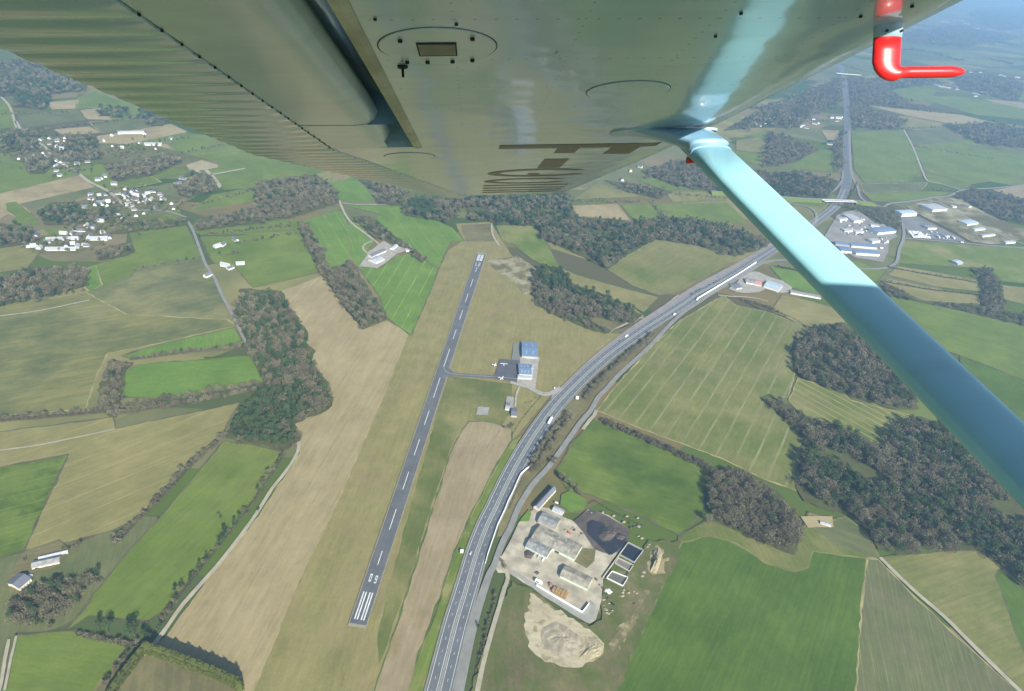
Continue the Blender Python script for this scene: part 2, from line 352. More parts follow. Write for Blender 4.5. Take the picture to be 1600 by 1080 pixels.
field([(800, 690), (815, 680), (752, 820), (700, 960), (665, 1080), (640, 1120), (636, 1080), (652, 1036), (680, 962), (712, 862), (738, 806), (784, 716)], 'green', (650, 1070), (790, 700), streak=.8, C=OLB, cthr=(.5, .6), name='verge')
field([(912, 640), (935, 612), (1025, 527), (1060, 500), (1045, 495), (1000, 515), (955, 547), (915, 584), (880, 622), (850, 660), (822, 706), (800, 750), (785, 800), (776, 840), (786, 838), (830, 752), (880, 690)], 'scrub', C=OLB, cscale=.03, name='verge')
# --- north of the field
field([(535, 321), (630, 323), (632, 338), (682, 345), (706, 356), (727, 377), (705, 378), (697, 391), (686, 420), (655, 400), (645, 388), (618, 372), (585, 340), (600, 336)], 'bright', (640, 330), (700, 410), tram=34, tw=1.2)
field([(545, 345), (560, 350), (585, 377), (572, 392), (575, 405), (556, 418), (550, 410), (543, 362)], 'bright', (548, 350), (562, 412), tram=24)
field([(557, 417), (595, 420), (612, 405), (625, 400), (637, 397), (652, 401), (685, 420), (677, 445), (660, 485), (642, 525), (605, 497), (592, 462), (565, 425)], 'bright', (605, 490), (655, 405), tram=22, tw=1.1, streak=.2, tstr=.9)
field([(492, 275), (512, 271), (550, 276), (562, 284), (587, 312), (555, 317), (530, 312), (517, 287)], 'bright')
field(Z2([(360, 15), (480, -20), (600, 20), (560, 50), (470, 62)]), 'olive')
field([(733, 320), (757, 318), (768, 343), (738, 342)], 'bright')
field([(720, 352), (768, 350), (772, 378), (728, 378)], 'scrub', name='rough_grass')
# --- centre and right
field(Z3([(-100, 330), (150, 330), (190, 390), (300, 600), (380, 690), (600, 760), (740, 830), (830, 900), (740, 960), (600, 880), (420, 700), (340, 640), (200, 580), (120, 540), (10, 450), (-60, 430)]), 'green', (790, 360), (960, 470), C=GRB, cscale=.006, cthr=(.4, .65), streak=.5)
field(Z3([(300, 600), (400, 640), (600, 700), (910, 780), (820, 870), (720, 820), (500, 740), (380, 690)]), 'olive', (880, 425), (1010, 470))
field([(950, 422), (1000, 392), (1027, 375), (1090, 385), (1150, 403), (1122, 421), (1058, 456), (1030, 462), (990, 447)], 'pale', (955, 425), (1040, 380), C=GN, cscale=.006, cthr=(.5, .65), streak=.5)
field([(860, 490), (915, 487), (985, 510), (975, 520), (950, 521)], 'scrub', name='rough_grass')
field([(892, 322), (965, 319), (985, 345), (900, 338)], 'tan'); field([(970, 321), (1015, 319), (1037, 341), (990, 343)], 'green')
field([(1020, 320), (1080, 318), (1137, 317), (1170, 350), (1038, 341)], 'green', C=GRB)
field([(895, 312), (935, 285), (970, 298), (1007, 308)], 'pale', C=GN); field([(995, 282), (1097, 270), (1112, 292), (1040, 298)], 'green')
field([(1040, 300), (1110, 300), (1135, 314), (1050, 316)], 'pale')
field([(932, 642), (965, 600), (1020, 540), (1060, 503), (1130, 462), (1150, 478), (1200, 488), (1262, 512), (1242, 545), (1242, 585), (1230, 622), (1195, 622), (1258, 675), (1252, 705), (1244, 768), (1200, 752), (1125, 716), (1000, 670)],
      'pale', (950, 640), (1085, 480), tram=23, tw=2.0, tstr=1.2, tcol=alb((176, 172, 122)), C=GN, cscale=.01, cthr=(.38, .66), streak=.4, toff=.3)
field([(927, 656), (950, 665), (1110, 733), (1103, 760), (1098, 800), (1062, 838), (1007, 810), (925, 775), (885, 765), (868, 738), (895, 690)], 'green', (880, 740), (1080, 800), streak=.5, C=GND, cscale=.008, cthr=(.4, .65))
field([(1062, 838), (1107, 812), (1240, 868), (1262, 800), (1350, 828), (1372, 872), (1340, 1120), (940, 1120), (960, 1080), (1017, 952), (1056, 862)], 'pale', C=GN, cscale=.01, cthr=(.4, .6))
field([(1066, 848), (1110, 838), (1150, 850), (1195, 880), (1240, 893), (1262, 888), (1270, 862), (1310, 868), (1355, 874), (1347, 935), (1336, 1120), (943, 1120), (962, 1080), (1018, 954), (1050, 880)], 'deep', (1150, 1080), (1230, 880), pw=2.5, streak=.35, blot=.35, tram=28, tw=.7, tcol=GN)
field([(1262, 822), (1320, 808), (1350, 828), (1374, 872), (1356, 872), (1300, 850)], 'sage', (1265, 830), (1370, 872), streak=.9)
field([(1355, 873), (1372, 875), (1420, 925), (1500, 1000), (1600, 1090), (1640, 1130), (1334, 1130), (1347, 935)], 'sage', (1440, 1080), (1400, 900), pw=2.6, streak=1.6, C=alb((138, 134, 98)), cscale=.025, cthr=(.5, .64), tram=11, tw=.6, grain=.6)
field([(1374, 872), (1400, 868), (1470, 862), (1527, 860), (1560, 880), (1700, 980), (1700, 1140), (1640, 1125), (1600, 1085), (1475, 965), (1425, 920)], 'pale', (1430, 925), (1560, 880), pw=4, streak=1, C=GN, cscale=.008, cthr=(.45, .65))
field([(1560, 890), (1600, 922), (1700, 990), (1700, 1120), (1640, 1100), (1590, 1000), (1555, 900)], 'deep')
field([(1247, 591), (1262, 596), (1312, 607), (1328, 626), (1425, 650), (1400, 660), (1386, 682), (1390, 704), (1340, 680), (1290, 660), (1250, 648), (1232, 626)], 'pale', (1245, 615), (1380, 690), tram=14, tw=1.1, tstr=1.1, C=GN, cscale=.01, cthr=(.4, .6))
field([(1222, 462), (1262, 470), (1312, 485), (1350, 520), (1262, 512), (1205, 486)], 'olive', (1215, 475), (1300, 490)); field([(1202, 417), (1240, 423), (1285, 440), (1300, 462), (1262, 458), (1230, 448)], 'bright', C=OLB)
field([(1395, 464), (1500, 486), (1640, 520), (1700, 540), (1700, 640), (1640, 610), (1500, 556), (1380, 520), (1350, 470)], 'green', (1400, 470), (1600, 515), C=BR)
field([(1500, 556), (1640, 612), (1700, 640), (1700, 760), (1560, 660), (1500, 600)], 'deep')
field([(1411, 377), (1500, 383), (1600, 389), (1700, 396), (1700, 455), (1600, 443), (1562, 440), (1545, 428), (1507, 418), (1400, 411)], 'green', (1415, 400), (1600, 410), C=OLB, cscale=.008, cthr=(.5, .65), streak=.6)
field([(1387, 430), (1404, 417), (1460, 426), (1525, 438), (1530, 456), (1460, 448)], 'olive', (1395, 425), (1520, 450)); field([(1375, 445), (1390, 437), (1460, 452), (1528, 462), (1530, 475), (1440, 470)], 'olive')
field([(1566, 446), (1700, 462), (1700, 500), (1567, 468)], 'olive', C=TAN); field([(1300, 448), (1370, 440), (1384, 425), (1340, 408), (1300, 410)], 'green')
field([(1330, 205), (1412, 203), (1428, 232), (1442, 266), (1420, 285), (1350, 286), (1334, 266)], 'green', (1380, 280), (1372, 206), streak=.4, pw=8)
field([(1345, 288), (1450, 286), (1440, 298), (1350, 302)], 'sage'); field([(1350, 303), (1440, 299), (1492, 301), (1462, 308), (1390, 317), (1362, 315)], 'green', (1360, 310), (1480, 302))
field([(1355, 165), (1417, 161), (1480, 175), (1562, 194), (1500, 196), (1420, 182)], 'tan', (1360, 168), (1550, 192))
field([(1417, 205), (1482, 201), (1507, 219), (1480, 224), (1425, 226)], 'sage'); field([(1428, 228), (1500, 222), (1600, 240), (1700, 262), (1600, 275), (1520, 288), (1445, 268)], 'green', C=OLB)
field([(1450, 284), (1445, 270), (1520, 288), (1505, 297)], 'green'); field([(1510, 228), (1640, 220), (1700, 240), (1640, 250)], 'sage')
field(ZT([(1340, 620), (1590, 640), (1640, 690), (1500, 670)]), 'brown'); field(ZT([(900, 560), (1000, 545), (1060, 570), (980, 578)]), 'tan'); field(ZT([(980, 620), (1150, 600), (1400, 640), (1700, 700), (1700, 760), (1300, 720), (1100, 660)]), 'green')
field(ZT([(680, 480), (900, 500), (1080, 560), (950, 640), (800, 600)]), 'green'); field(ZT([(1130, 470), (1350, 500), (1500, 520), (1300, 500)]), 'tan'); field(ZT([(180, 670), (300, 665), (310, 690), (250, 715), (190, 700)]), 'green')
field(ZT([(540, 830), (700, 815), (830, 820), (700, 790), (560, 780)]), 'sage'); field(ZT([(0, 900), (90, 930), (60, 980), (0, 990)]), 'green'); field(ZT([(120, 1060), (300, 930), (440, 950), (450, 1075)]), 'green')
field(ZT([(-150, 850), (0, 830), (60, 850), (0, 880)]), 'green'); field(ZT([(-200, 880), (-60, 860), (60, 940), (-60, 960), (-200, 940)]), 'pale'); field(ZT([(-240, 940), (-60, 965), (100, 1000), (0, 1040), (-200, 1010)]), 'green')
field(ZT([(330, 815), (440, 815), (440, 880), (380, 890)]), 'brown'); field(ZT([(0, 380), (200, 330), (500, 350), (700, 420), (600, 440), (200, 450)]), 'sage')
field(Z4([(1400, 110), (1600, 80), (1700, 80), (1700, 170), (1600, 175)]), 'brown')

# ------------------------------------------------------------------ hard surfaces
m_asph = simple('runway_asphalt', alb((120, 122, 122)), .9, var=.12, vs=.08)
m_hwy = simple('highway_asphalt', alb((128, 132, 132)), .9, var=.1, vs=.05)
m_road = simple('country_road', alb((168, 166, 156)), .9, var=.1, vs=.1)
m_track = simple('gravel_track', alb((205, 196, 165)), 1, var=.12, vs=.1)
m_gravel = simple('gravel', alb((200, 194, 176)), 1, var=.12, vs=.12)
m_line = simple('road_paint', (.52, .53, .5), .7, var=.15, vs=.3)
m_apron = simple('apron_asphalt', alb((108, 108, 112)), .9, var=.1, vs=.1)
m_conc = simple('concrete', alb((190, 188, 175)), .9, var=.1, vs=.1)
m_concw = simple('pale_concrete', (.62, .61, .57), .8, var=.06)
zl = 1.6                        # stack of thin sheets well above the fields' stack
def rwp(t, u):                                      # t 0..1 along the runway (south to north end), u -1..1 across
    a0, a1 = G(546.6, 974.8), G(745.3, 397.3); b0, b1 = G(572, 978.8), G(759, 398.8)
    A = a0 + (a1 - a0) * t; B = b0 + (b1 - b0) * t; return (A + B) / 2 + (B - A) / 2 * u
Lrw = np.linalg.norm(rwp(1, 0) - rwp(0, 0)); Wrw = np.linalg.norm(rwp(0, 1) - rwp(0, -1))
def flat(name, pts, mat, z, par=None, kind='structure'):
    vs = [(p[0], p[1], z) for p in pts]; t = tessellate_polygon([[Vector(v) for v in vs]]); fs = []
    for a, b, c in t:
        cr_ = (vs[b][0] - vs[a][0]) * (vs[c][1] - vs[a][1]) - (vs[b][1] - vs[a][1]) * (vs[c][0] - vs[a][0]); fs.append((a, b, c) if cr_ > 0 else (c, b, a))
    o = MB().add(vs, fs).build(name, mat, par); return tag(o, kind=kind) if kind else o
m_edge = simple('runway_edge', alb((176, 170, 140)), 1, var=.15, vs=.15)
flat('runway_edge', [rwp(-.004, -1.14), rwp(-.004, 1.14), rwp(1.006, 1.2), rwp(1.006, -1.16)], m_edge, zl)
m_rw, nt, p = nodemat('runway_surface'); ra = ang_of(*RWD)
k1 = noise(nt, mapped(nt, -ra, (.012, .9, 1)), 1, 4, .65, .3, .7); k2 = noise(nt, mapped(nt), .05, 5, .7, .3, .7); k3 = noise(nt, mapped(nt, -ra, (.12, .02, 1)), 1, 2, .5, .45, .5)
c_ = mixc(nt, mathn(nt, 'MULTIPLY', mathn(nt, 'ADD', k1, k2), .5), alb((96, 98, 100)), alb((142, 144, 140))); nt.links.new(mixc(nt, mathn(nt, 'MULTIPLY', k3, .12, True), c_, alb((80, 82, 84))), p.inputs['Base Color']); p.inputs['Roughness'].default_value = .9
m_asph = m_rw
flat('runway', [rwp(0, -1), rwp(0, 1), rwp(1, 1), rwp(1, -1)], m_asph, zl + .03)
def rquads(name, quads, z=zl + .06, mat=None):
    mb = MB()
    for q in quads:
        mb.add([(p[0], p[1], z) for p in q], [(0, 1, 2, 3)])
    return tag(mb.build(name, mat or m_line), kind='structure')
def rw_at(y):                                       # runway parameter at photo row y
    lo_, hi_ = 0., 1.
    for _ in range(40):
        mid = (lo_ + hi_) / 2
        if PX(rwp(mid, 0))[1] > y: lo_ = mid
        else: hi_ = mid
    return lo_
def rect(t0, t1, u0, u1): return [rwp(t0, u0), rwp(t0, u1), rwp(t1, u1), rwp(t1, u0)]
quads = []
for ya, yb in [(419, 426.1), (437.5, 449.1), (460.5, 473.6), (486.2, 501.2), (516.1, 531.2), (546.7, 573.9), (591.5, 622.9), (643, 665.2), (688.2, 713.2), (738.8, 766.7), (797.1, 829.2), (862.6, 884.4)]:
    quads.append(rect(rw_at(yb), rw_at(ya), -.05, .05))
for u0, u1 in ((-.66, -.5), (-.34, -.18), (.14, .3), (.46, .62)): quads.append(rect(rw_at(970), rw_at(927), u0, u1))
for u0, u1 in ((-.62, -.42), (-.34, -.12), (.08, .3), (.38, .6)): quads.append(rect(rw_at(408.8), rw_at(399.2), u0, u1))
def digit(segs, t0, t1, u0, u1, w=.3, tk=.2):
    q = []; T = lambda f: t0 + (t1 - t0) * f; U = lambda f: u0 + (u1 - u0) * f
    for a, b, c, d in segs: q.append(rect(T(b), T(d), U(a), U(c)))
    return q
w_, k_ = .27, .16
SEG = {'L': (0, 0, w_, 1), 'R': (1 - w_, 0, 1, 1), 'T': (w_, 1 - k_, 1 - w_, 1), 'B': (w_, 0, 1 - w_, k_), 'M': (w_, .42, 1 - w_, .42 + k_), 'LT': (0, .42, w_, 1), 'B0': (0, 0, 1 - w_, k_), 'R2': (1 - w_, 0, 1, .86), }
quads += digit([SEG['L'], SEG['R'], SEG['T'], SEG['B']], rw_at(911), rw_at(899), -.48, -.18)
quads += digit([SEG['LT'], SEG['R'], SEG['T'], SEG['B0'], SEG['M']], rw_at(912.3), rw_at(900.5), .24, .54)
# 27 seen from its far side (top of the digits points to us)
q2 = [(0, 0, 1, k_), (0, k_, w_, .5), (w_, .42, 1 - w_, .58), (1 - w_, .42, 1, 1 - k_), (0, 1 - k_, 1, 1)]
quads += digit(q2, rw_at(417.0), rw_at(411.5), .1, .45); quads += digit([(0, 0, 1, k_), (0, k_, w_, 1)], rw_at(416.5), rw_at(411.5), -.5, -.18)
rquads('runway_markings', quads)
# taxiway, apron
flat('taxiway', [G(*q)[:2] for q in [(697, 590.5), (690, 601), (683, 606), (684, 575), (699, 569), (702, 577), (708, 583), (718, 584.5), (767.5, 587.5), (767.5, 592.8), (725, 590), (706, 589)]], m_asph, zl + .05)
o, _ = strip('taxiway_line', [(693, 574), (697, 582), (706, 585.5), (735, 588), (768, 590), (808, 593)], .35, m_line, zl + .09)
sheet('apron', ZH([(365, 300), (580, 320), (575, 560), (550, 552), (480, 550), (270, 520), (268, 500), (310, 480)]), m_apron, zl + .02, jit=.2)
sheet('apron_concrete', ZH([(600, 262), (820, 282), (800, 350), (790, 450), (775, 560), (765, 635), (700, 625), (600, 602), (560, 590), (560, 540), (590, 350)]), m_gravel, zl + .04, jit=.2)
sheet('hangar_forecourt', ZH([(520, 130), (606, 110), (600, 320), (500, 310)]), simple('worn_tarmac', alb((150, 156, 140)), 1), zl + .03, jit=.2)
strip('airfield_road', [(797, 598.5), (813, 603), (827, 607), (835.5, 611.7), (848, 617), (862, 615.8), (876, 607)], [6, 6, 7, 8, 9, 9, 9], m_gravel, zl + .06)
strip('path', ZH([(590, 610), (560, 680), (545, 760), (540, 840)]), 3, m_track, zl + .06)
sheet('signal_square', ZH([(120, 840), (250, 850), (230, 937), (98, 930)]), m_conc, zl + .02, jit=.1)
sheet('yard', ZH([(445, 722), (525, 735), (520, 850), (480, 860), (425, 850)]), m_conc, zl + .02, jit=.2)
# highway: main centre line in photo pixels
HWY = [(677, 1110), (685.5, 1080), (710.8, 980), (728.8, 920), (745, 865), (762, 820), (773, 798), (797, 747), (823, 700), (848, 662), (873, 629.5), (913.5, 588), (941, 563), (959, 548.4), (1005.6, 515.6), (1034, 497.5), (1071, 473.5), (1089, 461), (1145.6, 430), (1205.6, 392), (1240, 370), (1275, 347), (1305, 323), (1316.7, 305.6), (1323, 284), (1324, 262), (1323, 241), (1323.5, 200), (1322.5, 165), (1319.7, 137.5), (1316.9, 118.7), (1313, 100)]
strip('highway_shoulder', HWY, 25.5, simple('hard_shoulder', alb((172, 170, 150)), 1, vs=.1), zl - .04)
_, HP = strip('highway', HWY, 22.5, m_hwy, zl)
def offs(P, d, i0=0, i1=None):
    out = []
    for i in range(len(P)):
        a, b = P[max(i - 1, 0)], P[min(i + 1, len(P) - 1)]; t = nrm(b - a); out.append(P[i] + np.array([t[1], -t[0]]) * d)
    return out[i0:i1]
def ribbon(name, P, w, mat, z, mask=None, kind='structure', dash=None):
    mb = MB(); s = 0
    for i in range(len(P) - 1):
        t = P[i + 1] - P[i]; L = np.linalg.norm(t)
        if L < 1e-6: continue
        t = t / L; n = np.array([-t[1], t[0]]) * w / 2
        if dash:
            on, per = dash; x = -((s) % per)
            while x < L:
                a, b = max(0, x), min(L, x + on)
                if b > a: p_, q = P[i] + t * a, P[i] + t * b; mb.add([(*(p_ + n), z), (*(p_ - n), z), (*(q - n), z), (*(q + n), z)], [(0, 1, 2, 3)])
                x += per
        else:
            t2 = nrm(P[min(i + 2, len(P) - 1)] - P[i]) if i + 2 < len(P) else t; n2 = np.array([-t2[1], t2[0]]) * w / 2
            t1 = nrm(P[i + 1] - P[max(0, i - 1)]); n1 = np.array([-t1[1], t1[0]]) * w / 2
            mb.add([(*(P[i] + n1), z), (*(P[i] - n1), z), (*(P[i + 1] - n2), z), (*(P[i + 1] + n2), z)], [(0, 1, 2, 3)])
        s += L
    o = mb.build(name, mat); return tag(o, kind=kind)
nearH = [p_ for p_ in HP if p_[1] < 1900]
for d in (-9.6, -1.9, 1.9, 9.6): ribbon('lane_line', offs(nearH, d), .42, m_line, zl + .05)
ribbon('central_reservation', nearH, 1.7, simple('median', alb((178, 180, 166)), 1), zl + .03)
for d in (-5.7, 5.7): ribbon('lane_line', offs(nearH, d), .3, m_line, zl + .05, dash=(3, 13))
strip('slip_lane', [(861, 623), (885, 603), (930, 562), (985, 519), (1040, 482), (1090, 449), (1145, 419), (1190, 393), (1230, 366)], [3, 9, 13, 15, 15, 14, 13, 12, 10], simple('pink_gravel', alb((176, 168, 156)), 1, vs=.1), zl - .02)
strip('side_road', [(716, 1085), (738.5, 980), (757, 920), (766, 895), (772, 885.6), (776.6, 872.5), (781, 860), (788, 843), (797, 827.5), (810.3, 793.8), (833.8, 756.3), (857, 731), (885, 692), (909, 658), (923, 642.5), (935, 621), (946.6, 609.7), (965.3, 588), (975, 579), (1015, 542), (1047.8, 507), (1068, 489), (1090, 474.5), (1108, 462), (1145.6, 440), (1173.8, 423), (1195, 411), (1224, 407.5), (1262, 412), (1300, 418), (1350, 421), (1380, 420), (1400, 411), (1405, 390), (1411, 375), (1412, 360), (1407, 347), (1392, 335), (1375, 323), (1361, 320)],
      [9, 9, 8] + [7] * 36, m_road, zl - .03)
strip('bridge_road', [(1110, 303), (1150, 306), (1200, 310), (1250, 314), (1295, 316), (1335, 318), (1361, 321)], 9, m_road, 8.0)
strip('ramp', [(1361, 321), (1345, 310), (1340, 295), (1332, 277), (1329, 262), (1327.5, 230), (1327, 205)], 7, m_road, zl + .02)
strip('ramp', [(1240, 321), (1256, 322), (1268, 327), (1275, 335), (1275, 346), (1262, 360), (1240, 374)], 7, m_road, zl + .02)
strip('ramp', [(1200, 325), (1240, 316), (1270, 310), (1300, 300), (1314, 285), (1317, 268)], 6, m_road, zl + .025)
strip('side_road', [(1361, 321), (1380, 324), (1390, 319), (1425, 315), (1462, 309), (1482, 307), (1507, 297), (1550, 295), (1620, 288)], 8, m_road, zl + .03)
strip('side_road', [(1500, 297), (1470, 288), (1450, 284), (1442, 270), (1427, 232), (1412, 203)], 6, m_track, zl - .05)
strip('side_road', [(1410, 373), (1450, 376), (1500, 380), (1550, 385), (1700, 394)], 7, m_road, zl + .04)
strip('side_road', [(1440, 312), (1467, 317), (1500, 335), (1532, 352), (1562, 366), (1582, 376), (1610, 386)], 7, m_road, zl + .045)
for pts, w in (([(290, 340), (302, 362), (315, 397), (322, 415), (335, 435), (346, 460), (362, 490), (382, 530), (390, 545), (400, 565), (415, 592), (430, 620)], 5),
               ([(25, 190), (37, 209), (55, 220), (75, 235), (80, 250), (100, 258), (120, 270), (140, 285), (170, 300), (190, 318), (215, 330)], 7),
               ([(0, 150), (15, 167), (25, 197), (27, 202)], 6), ([(215, 330), (255, 330), (290, 340)], 5)):
    strip('country_road', pts, w, m_road if w < 6 else m_track, zl - .06)
for pts, w in (([(467, 690), (467, 700), (462, 715), (445, 740), (425, 765), (400, 805), (360, 860), (325, 902), (287, 945), (255, 990), (236, 1014), (218, 1030)], 4.2),
               ([(530, 314), (540, 337), (552, 352), (570, 365), (585, 377), (600, 388)], 5), ([(535, 318), (550, 320), (590, 321), (632, 322), (633, 336)], 4),
               ([(585, 377), (575, 380), (567, 386), (570, 394), (578, 398)], 4), ([(15, 1000), (9, 1030), (2, 1072), (-10, 1110)], 2.6), ([(26, 995), (18, 1030), (8, 1080)], 2),
               ([(775, 885), (790, 893), (793, 905), (788, 920), (775, 965), (762, 1010), (750, 1060), (740, 1110)], 4.2), ([(932, 642), (928, 650), (922, 657), (910, 672)], 5),
               ([(1122, 462), (1140, 464), (1175, 466), (1200, 472)], 4), ([(1374, 872), (1425, 922), (1475, 965), (1540, 1030), (1600, 1088)], 5), ([(0, 705), (60, 697), (180, 672)], 2.5), ([(780, 385), (770, 368), (768, 350)], 4), ([(318, 263), (335, 280), (343, 292), (336, 296), (322, 282), (305, 265)], 9), ([(330, 274), (383, 264)], 8),
               ([(950, 521), (1000, 497), (1010, 500), (1060, 462)], 4), ([(0, 495), (60, 487), (140, 470)], 3)):
    strip('track', pts, w, m_track, zl - .07, jit=.3)
# farm and quarry grounds
sheet('farm_yard', ZF([(130, 380), (215, 300), (265, 275), (330, 280), (430, 340), (500, 370), (600, 290), (740, 330), (880, 430), (860, 500), (760, 640), (700, 750), (690, 900), (650, 1040), (610, 1062), (555, 1030), (60, 720), (-10, 720), (-40, 660), (20, 600), (60, 530)]), simple('farm_yard_gravel', alb((214, 203, 174)), 1, var=.28, vs=.07), zl - .1, jit=.5)
m_dark = simple('slurry_stained_ground', alb((112, 100, 90)), 1, var=.25, vs=.08)
sheet('stained_ground', ZF([(500, 370), (560, 320), (610, 290), (720, 330), (880, 430), (870, 500), (760, 600), (640, 560), (560, 440)]), m_dark, zl - .08)
sheet('yard_grass', ZF([(420, 190), (480, 160), (590, 230), (570, 290), (480, 310), (410, 260)]), FM('bright'), zl - .06); sheet('yard_grass', ZF([(200, 290), (150, 350), (135, 375), (200, 370), (215, 320)]), FM('bright'), zl - .06)
sheet('yard_grass', ZF([(560, 550), (650, 560), (640, 640), (590, 690), (500, 640)]), FM('scrub', C=GRC, cscale=.06), zl - .06)
m_wet = simple('dark_wet_mud', alb((62, 62, 68)), .45, var=.25, vs=.1)
sheet('puddle', ZF([(590, 380), (620, 360), (650, 370), (700, 380), (720, 410), (690, 440), (670, 480), (700, 510), (760, 500), (760, 460), (800, 450), (860, 490), (790, 580), (740, 600), (680, 540), (640, 500), (590, 450)]), m_wet, zl - .04)
sheet('concrete_lane', ZF([(70, 700), (100, 705), (320, 840), (545, 965), (560, 1000), (600, 930), (610, 900), (650, 930), (640, 1010), (600, 1060), (560, 1040), (300, 880)]), m_conc, zl - .05, jit=.3)
sheet('rough_ground', ZB([(0, 400), (110, 440), (240, 540), (330, 600), (480, 680), (560, 640), (560, 400), (720, 360), (850, 140), (1050, 150), (1040, 250), (870, 570), (700, 980), (640, 1200), (-300, 1200), (-80, 560)]), FM('scrub', C=GRC, cscale=.035, cthr=(.4, .6), grain=1.4, blot=1), zl - .13, jit=2, step=5)
sheet('sand_pit', ZB([(110, 470), (160, 500), (240, 560), (330, 600), (450, 690), (530, 740), (575, 790), (570, 850), (510, 900), (380, 940), (300, 930), (180, 880), (120, 830), (80, 700), (75, 620), (115, 540)]), field_mat('sand', alb((206, 190, 144)), alb((244, 234, 200)), C=SCRB, cscale=.08, cthr=(.52, .64), grain=1.3, blot=1), zl - .1, jit=2.2, step=4)
sheet('rubble_ground', ZB([(860, 230), (910, 170), (945, 200), (940, 260), (980, 250), (950, 300), (960, 350), (880, 360), (845, 320)]), FM('tan', C=SCRB, cthr=(.45, .6), cscale=.1), zl - .1, jit=2, step=4)
sheet('tyre_tracks', ZB([(600, 760), (760, 600), (840, 450), (860, 460), (760, 680), (640, 860)]), FM('scrub', (950, 1000), (1010, 925), pw=1.2, streak=2.5, C=TANB, cscale=.08, cthr=(.5, .62)), zl - .11, jit=2.5, step=4)
sheet('farm_yard', Z9([(150, 215), (370, 140), (430, 190), (380, 300), (210, 350), (60, 490), (60, 360)]), FM('scrub'), zl - .1)
sheet('sand_pit', [(1250, 808), (1300, 808), (1302, 825), (1262, 826)], FM('tan', C=PALE), zl - .1)
# right-hand farm, industrial ground
sheet('yard', ZR([(240, 230), (360, 190), (430, 200), (560, 260), (700, 300), (820, 380), (800, 440), (690, 450), (500, 400), (420, 440), (300, 450), (160, 440), (60, 400), (180, 300)]), m_gravel, zl - .1)
sheet('industrial_ground', ZI([(250, 200), (340, 190), (470, 290), (600, 300), (640, 390), (580, 420), (570, 500), (530, 585), (320, 550), (100, 420), (90, 380), (180, 230)]), simple('industrial_yard', alb((176, 172, 160)), 1, var=.14, vs=.03), zl - .1)
sheet('industrial_ground', ZI([(660, 250), (800, 240), (1100, 390), (1160, 430), (960, 415), (800, 400), (720, 370)]), simple('lorry_park', alb((150, 150, 148)), 1, vs=.03), zl - .1)
sheet('industrial_ground', ZI([(820, 130), (930, 95), (1120, 100), (1210, 160), (1460, 280), (1620, 330), (1620, 400), (1500, 430), (1360, 450), (1200, 430), (1080, 360), (820, 230), (700, 160)]), FM('scrub', C=PALE, cscale=.012, cthr=(.45, .6)), zl - .11)
sheet('industrial_ground', ZI([(720, 345), (800, 350), (900, 405), (760, 400)]), m_concw, zl - .06)
sheet('yard', Z2([(640, 590), (680, 540), (700, 500), (800, 430), (860, 470), (960, 450), (980, 480), (880, 510), (820, 560), (760, 600)]), m_gravel, zl - .1)
sheet('village_ground', ZU([(200, 870), (400, 850), (560, 900), (700, 900), (1000, 920), (1380, 1020), (1280, 1070), (800, 1020), (560, 1030), (300, 1060), (60, 1000)]), FM('scrub', C=GN, cscale=.02, cthr=(.45, .6)), zl - .1)
sheet('village_ground', Z1([(560, 140), (760, 90), (900, 120), (1180, 160), (1130, 220), (950, 300), (780, 320), (640, 440), (480, 500), (200, 500), (180, 440), (330, 380), (560, 330), (520, 220)]), FM('scrub', C=GN, cscale=.02, cthr=(.42, .58)), zl - .1)
sheet('village_ground', ZT([(960, 530), (1100, 535), (1330, 540), (1540, 570), (1540, 615), (1280, 600), (1020, 555)]), FM('sage', C=GN, cscale=.02), zl - .1)
sheet('earthworks', Z(240, 200, 4.91)([(250, 290), (370, 250), (500, 290), (490, 310), (380, 330), (280, 330)]), FM('tan', C=PALE, cthr=(.4, .55)), zl - .1)

# ------------------------------------------------------------------ trees
def tint_mat(name, stops, rough=.9, nscale=.5):
    m, nt, p = nodemat(name)
    at = nd(nt, 'ShaderNodeAttribute', attribute_name='tint'); cr = nd(nt, 'ShaderNodeValToRGB')
    for i, (pos, c) in enumerate(stops):
        e = cr.color_ramp.elements[i] if i < 2 else cr.color_ramp.elements.new(pos)
        e.position = pos; e.color = (*c, 1)
    nt.links.new(at.outputs['Fac'], cr.inputs[0])
    nt.links.new(cr.outputs[0], p.inputs['Base Color']); p.inputs['Roughness'].default_value = rough; p.inputs['Specular IOR Level'].default_value = .15
    return m
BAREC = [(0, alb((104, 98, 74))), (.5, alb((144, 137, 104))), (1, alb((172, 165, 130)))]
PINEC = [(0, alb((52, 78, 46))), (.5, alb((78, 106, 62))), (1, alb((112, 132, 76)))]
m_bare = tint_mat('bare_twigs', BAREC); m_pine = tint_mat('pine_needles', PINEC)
m_hedge = tint_mat('hedge_leaves', [(0, alb((96, 84, 70))), (.4, alb((136, 124, 104))), (.62, alb((120, 118, 88))), (1, alb((56, 80, 50)))])
m_bark = simple('bark', alb((120, 106, 90)), .9, vs=2)
m_conif = tint_mat('hedge_conifer', [(0, alb((92, 104, 52))), (1, alb((136, 142, 66)))])
def tri_cloud(n, ctr, size, R, out=None, elong=1.0):
    """n small triangles about given centres"""
    a = R.normal(size=(n, 3)); a /= np.linalg.norm(a, axis=1)[:, None]
    if out is not None: a = out * .7 + a * .6; a /= np.linalg.norm(a, axis=1)[:, None]
    b = R.normal(size=(n, 3)); b -= (b * a).sum(1)[:, None] * a; b /= np.linalg.norm(b, axis=1)[:, None]
    s = size * R.uniform(.6, 1.4, (n, 1))
    v = np.empty((n, 3, 3)); v[:, 0] = ctr - a * s * elong - b * s * .5; v[:, 1] = ctr - a * s * elong * .6 + b * s * .55; v[:, 2] = ctr + a * s * elong
    return v
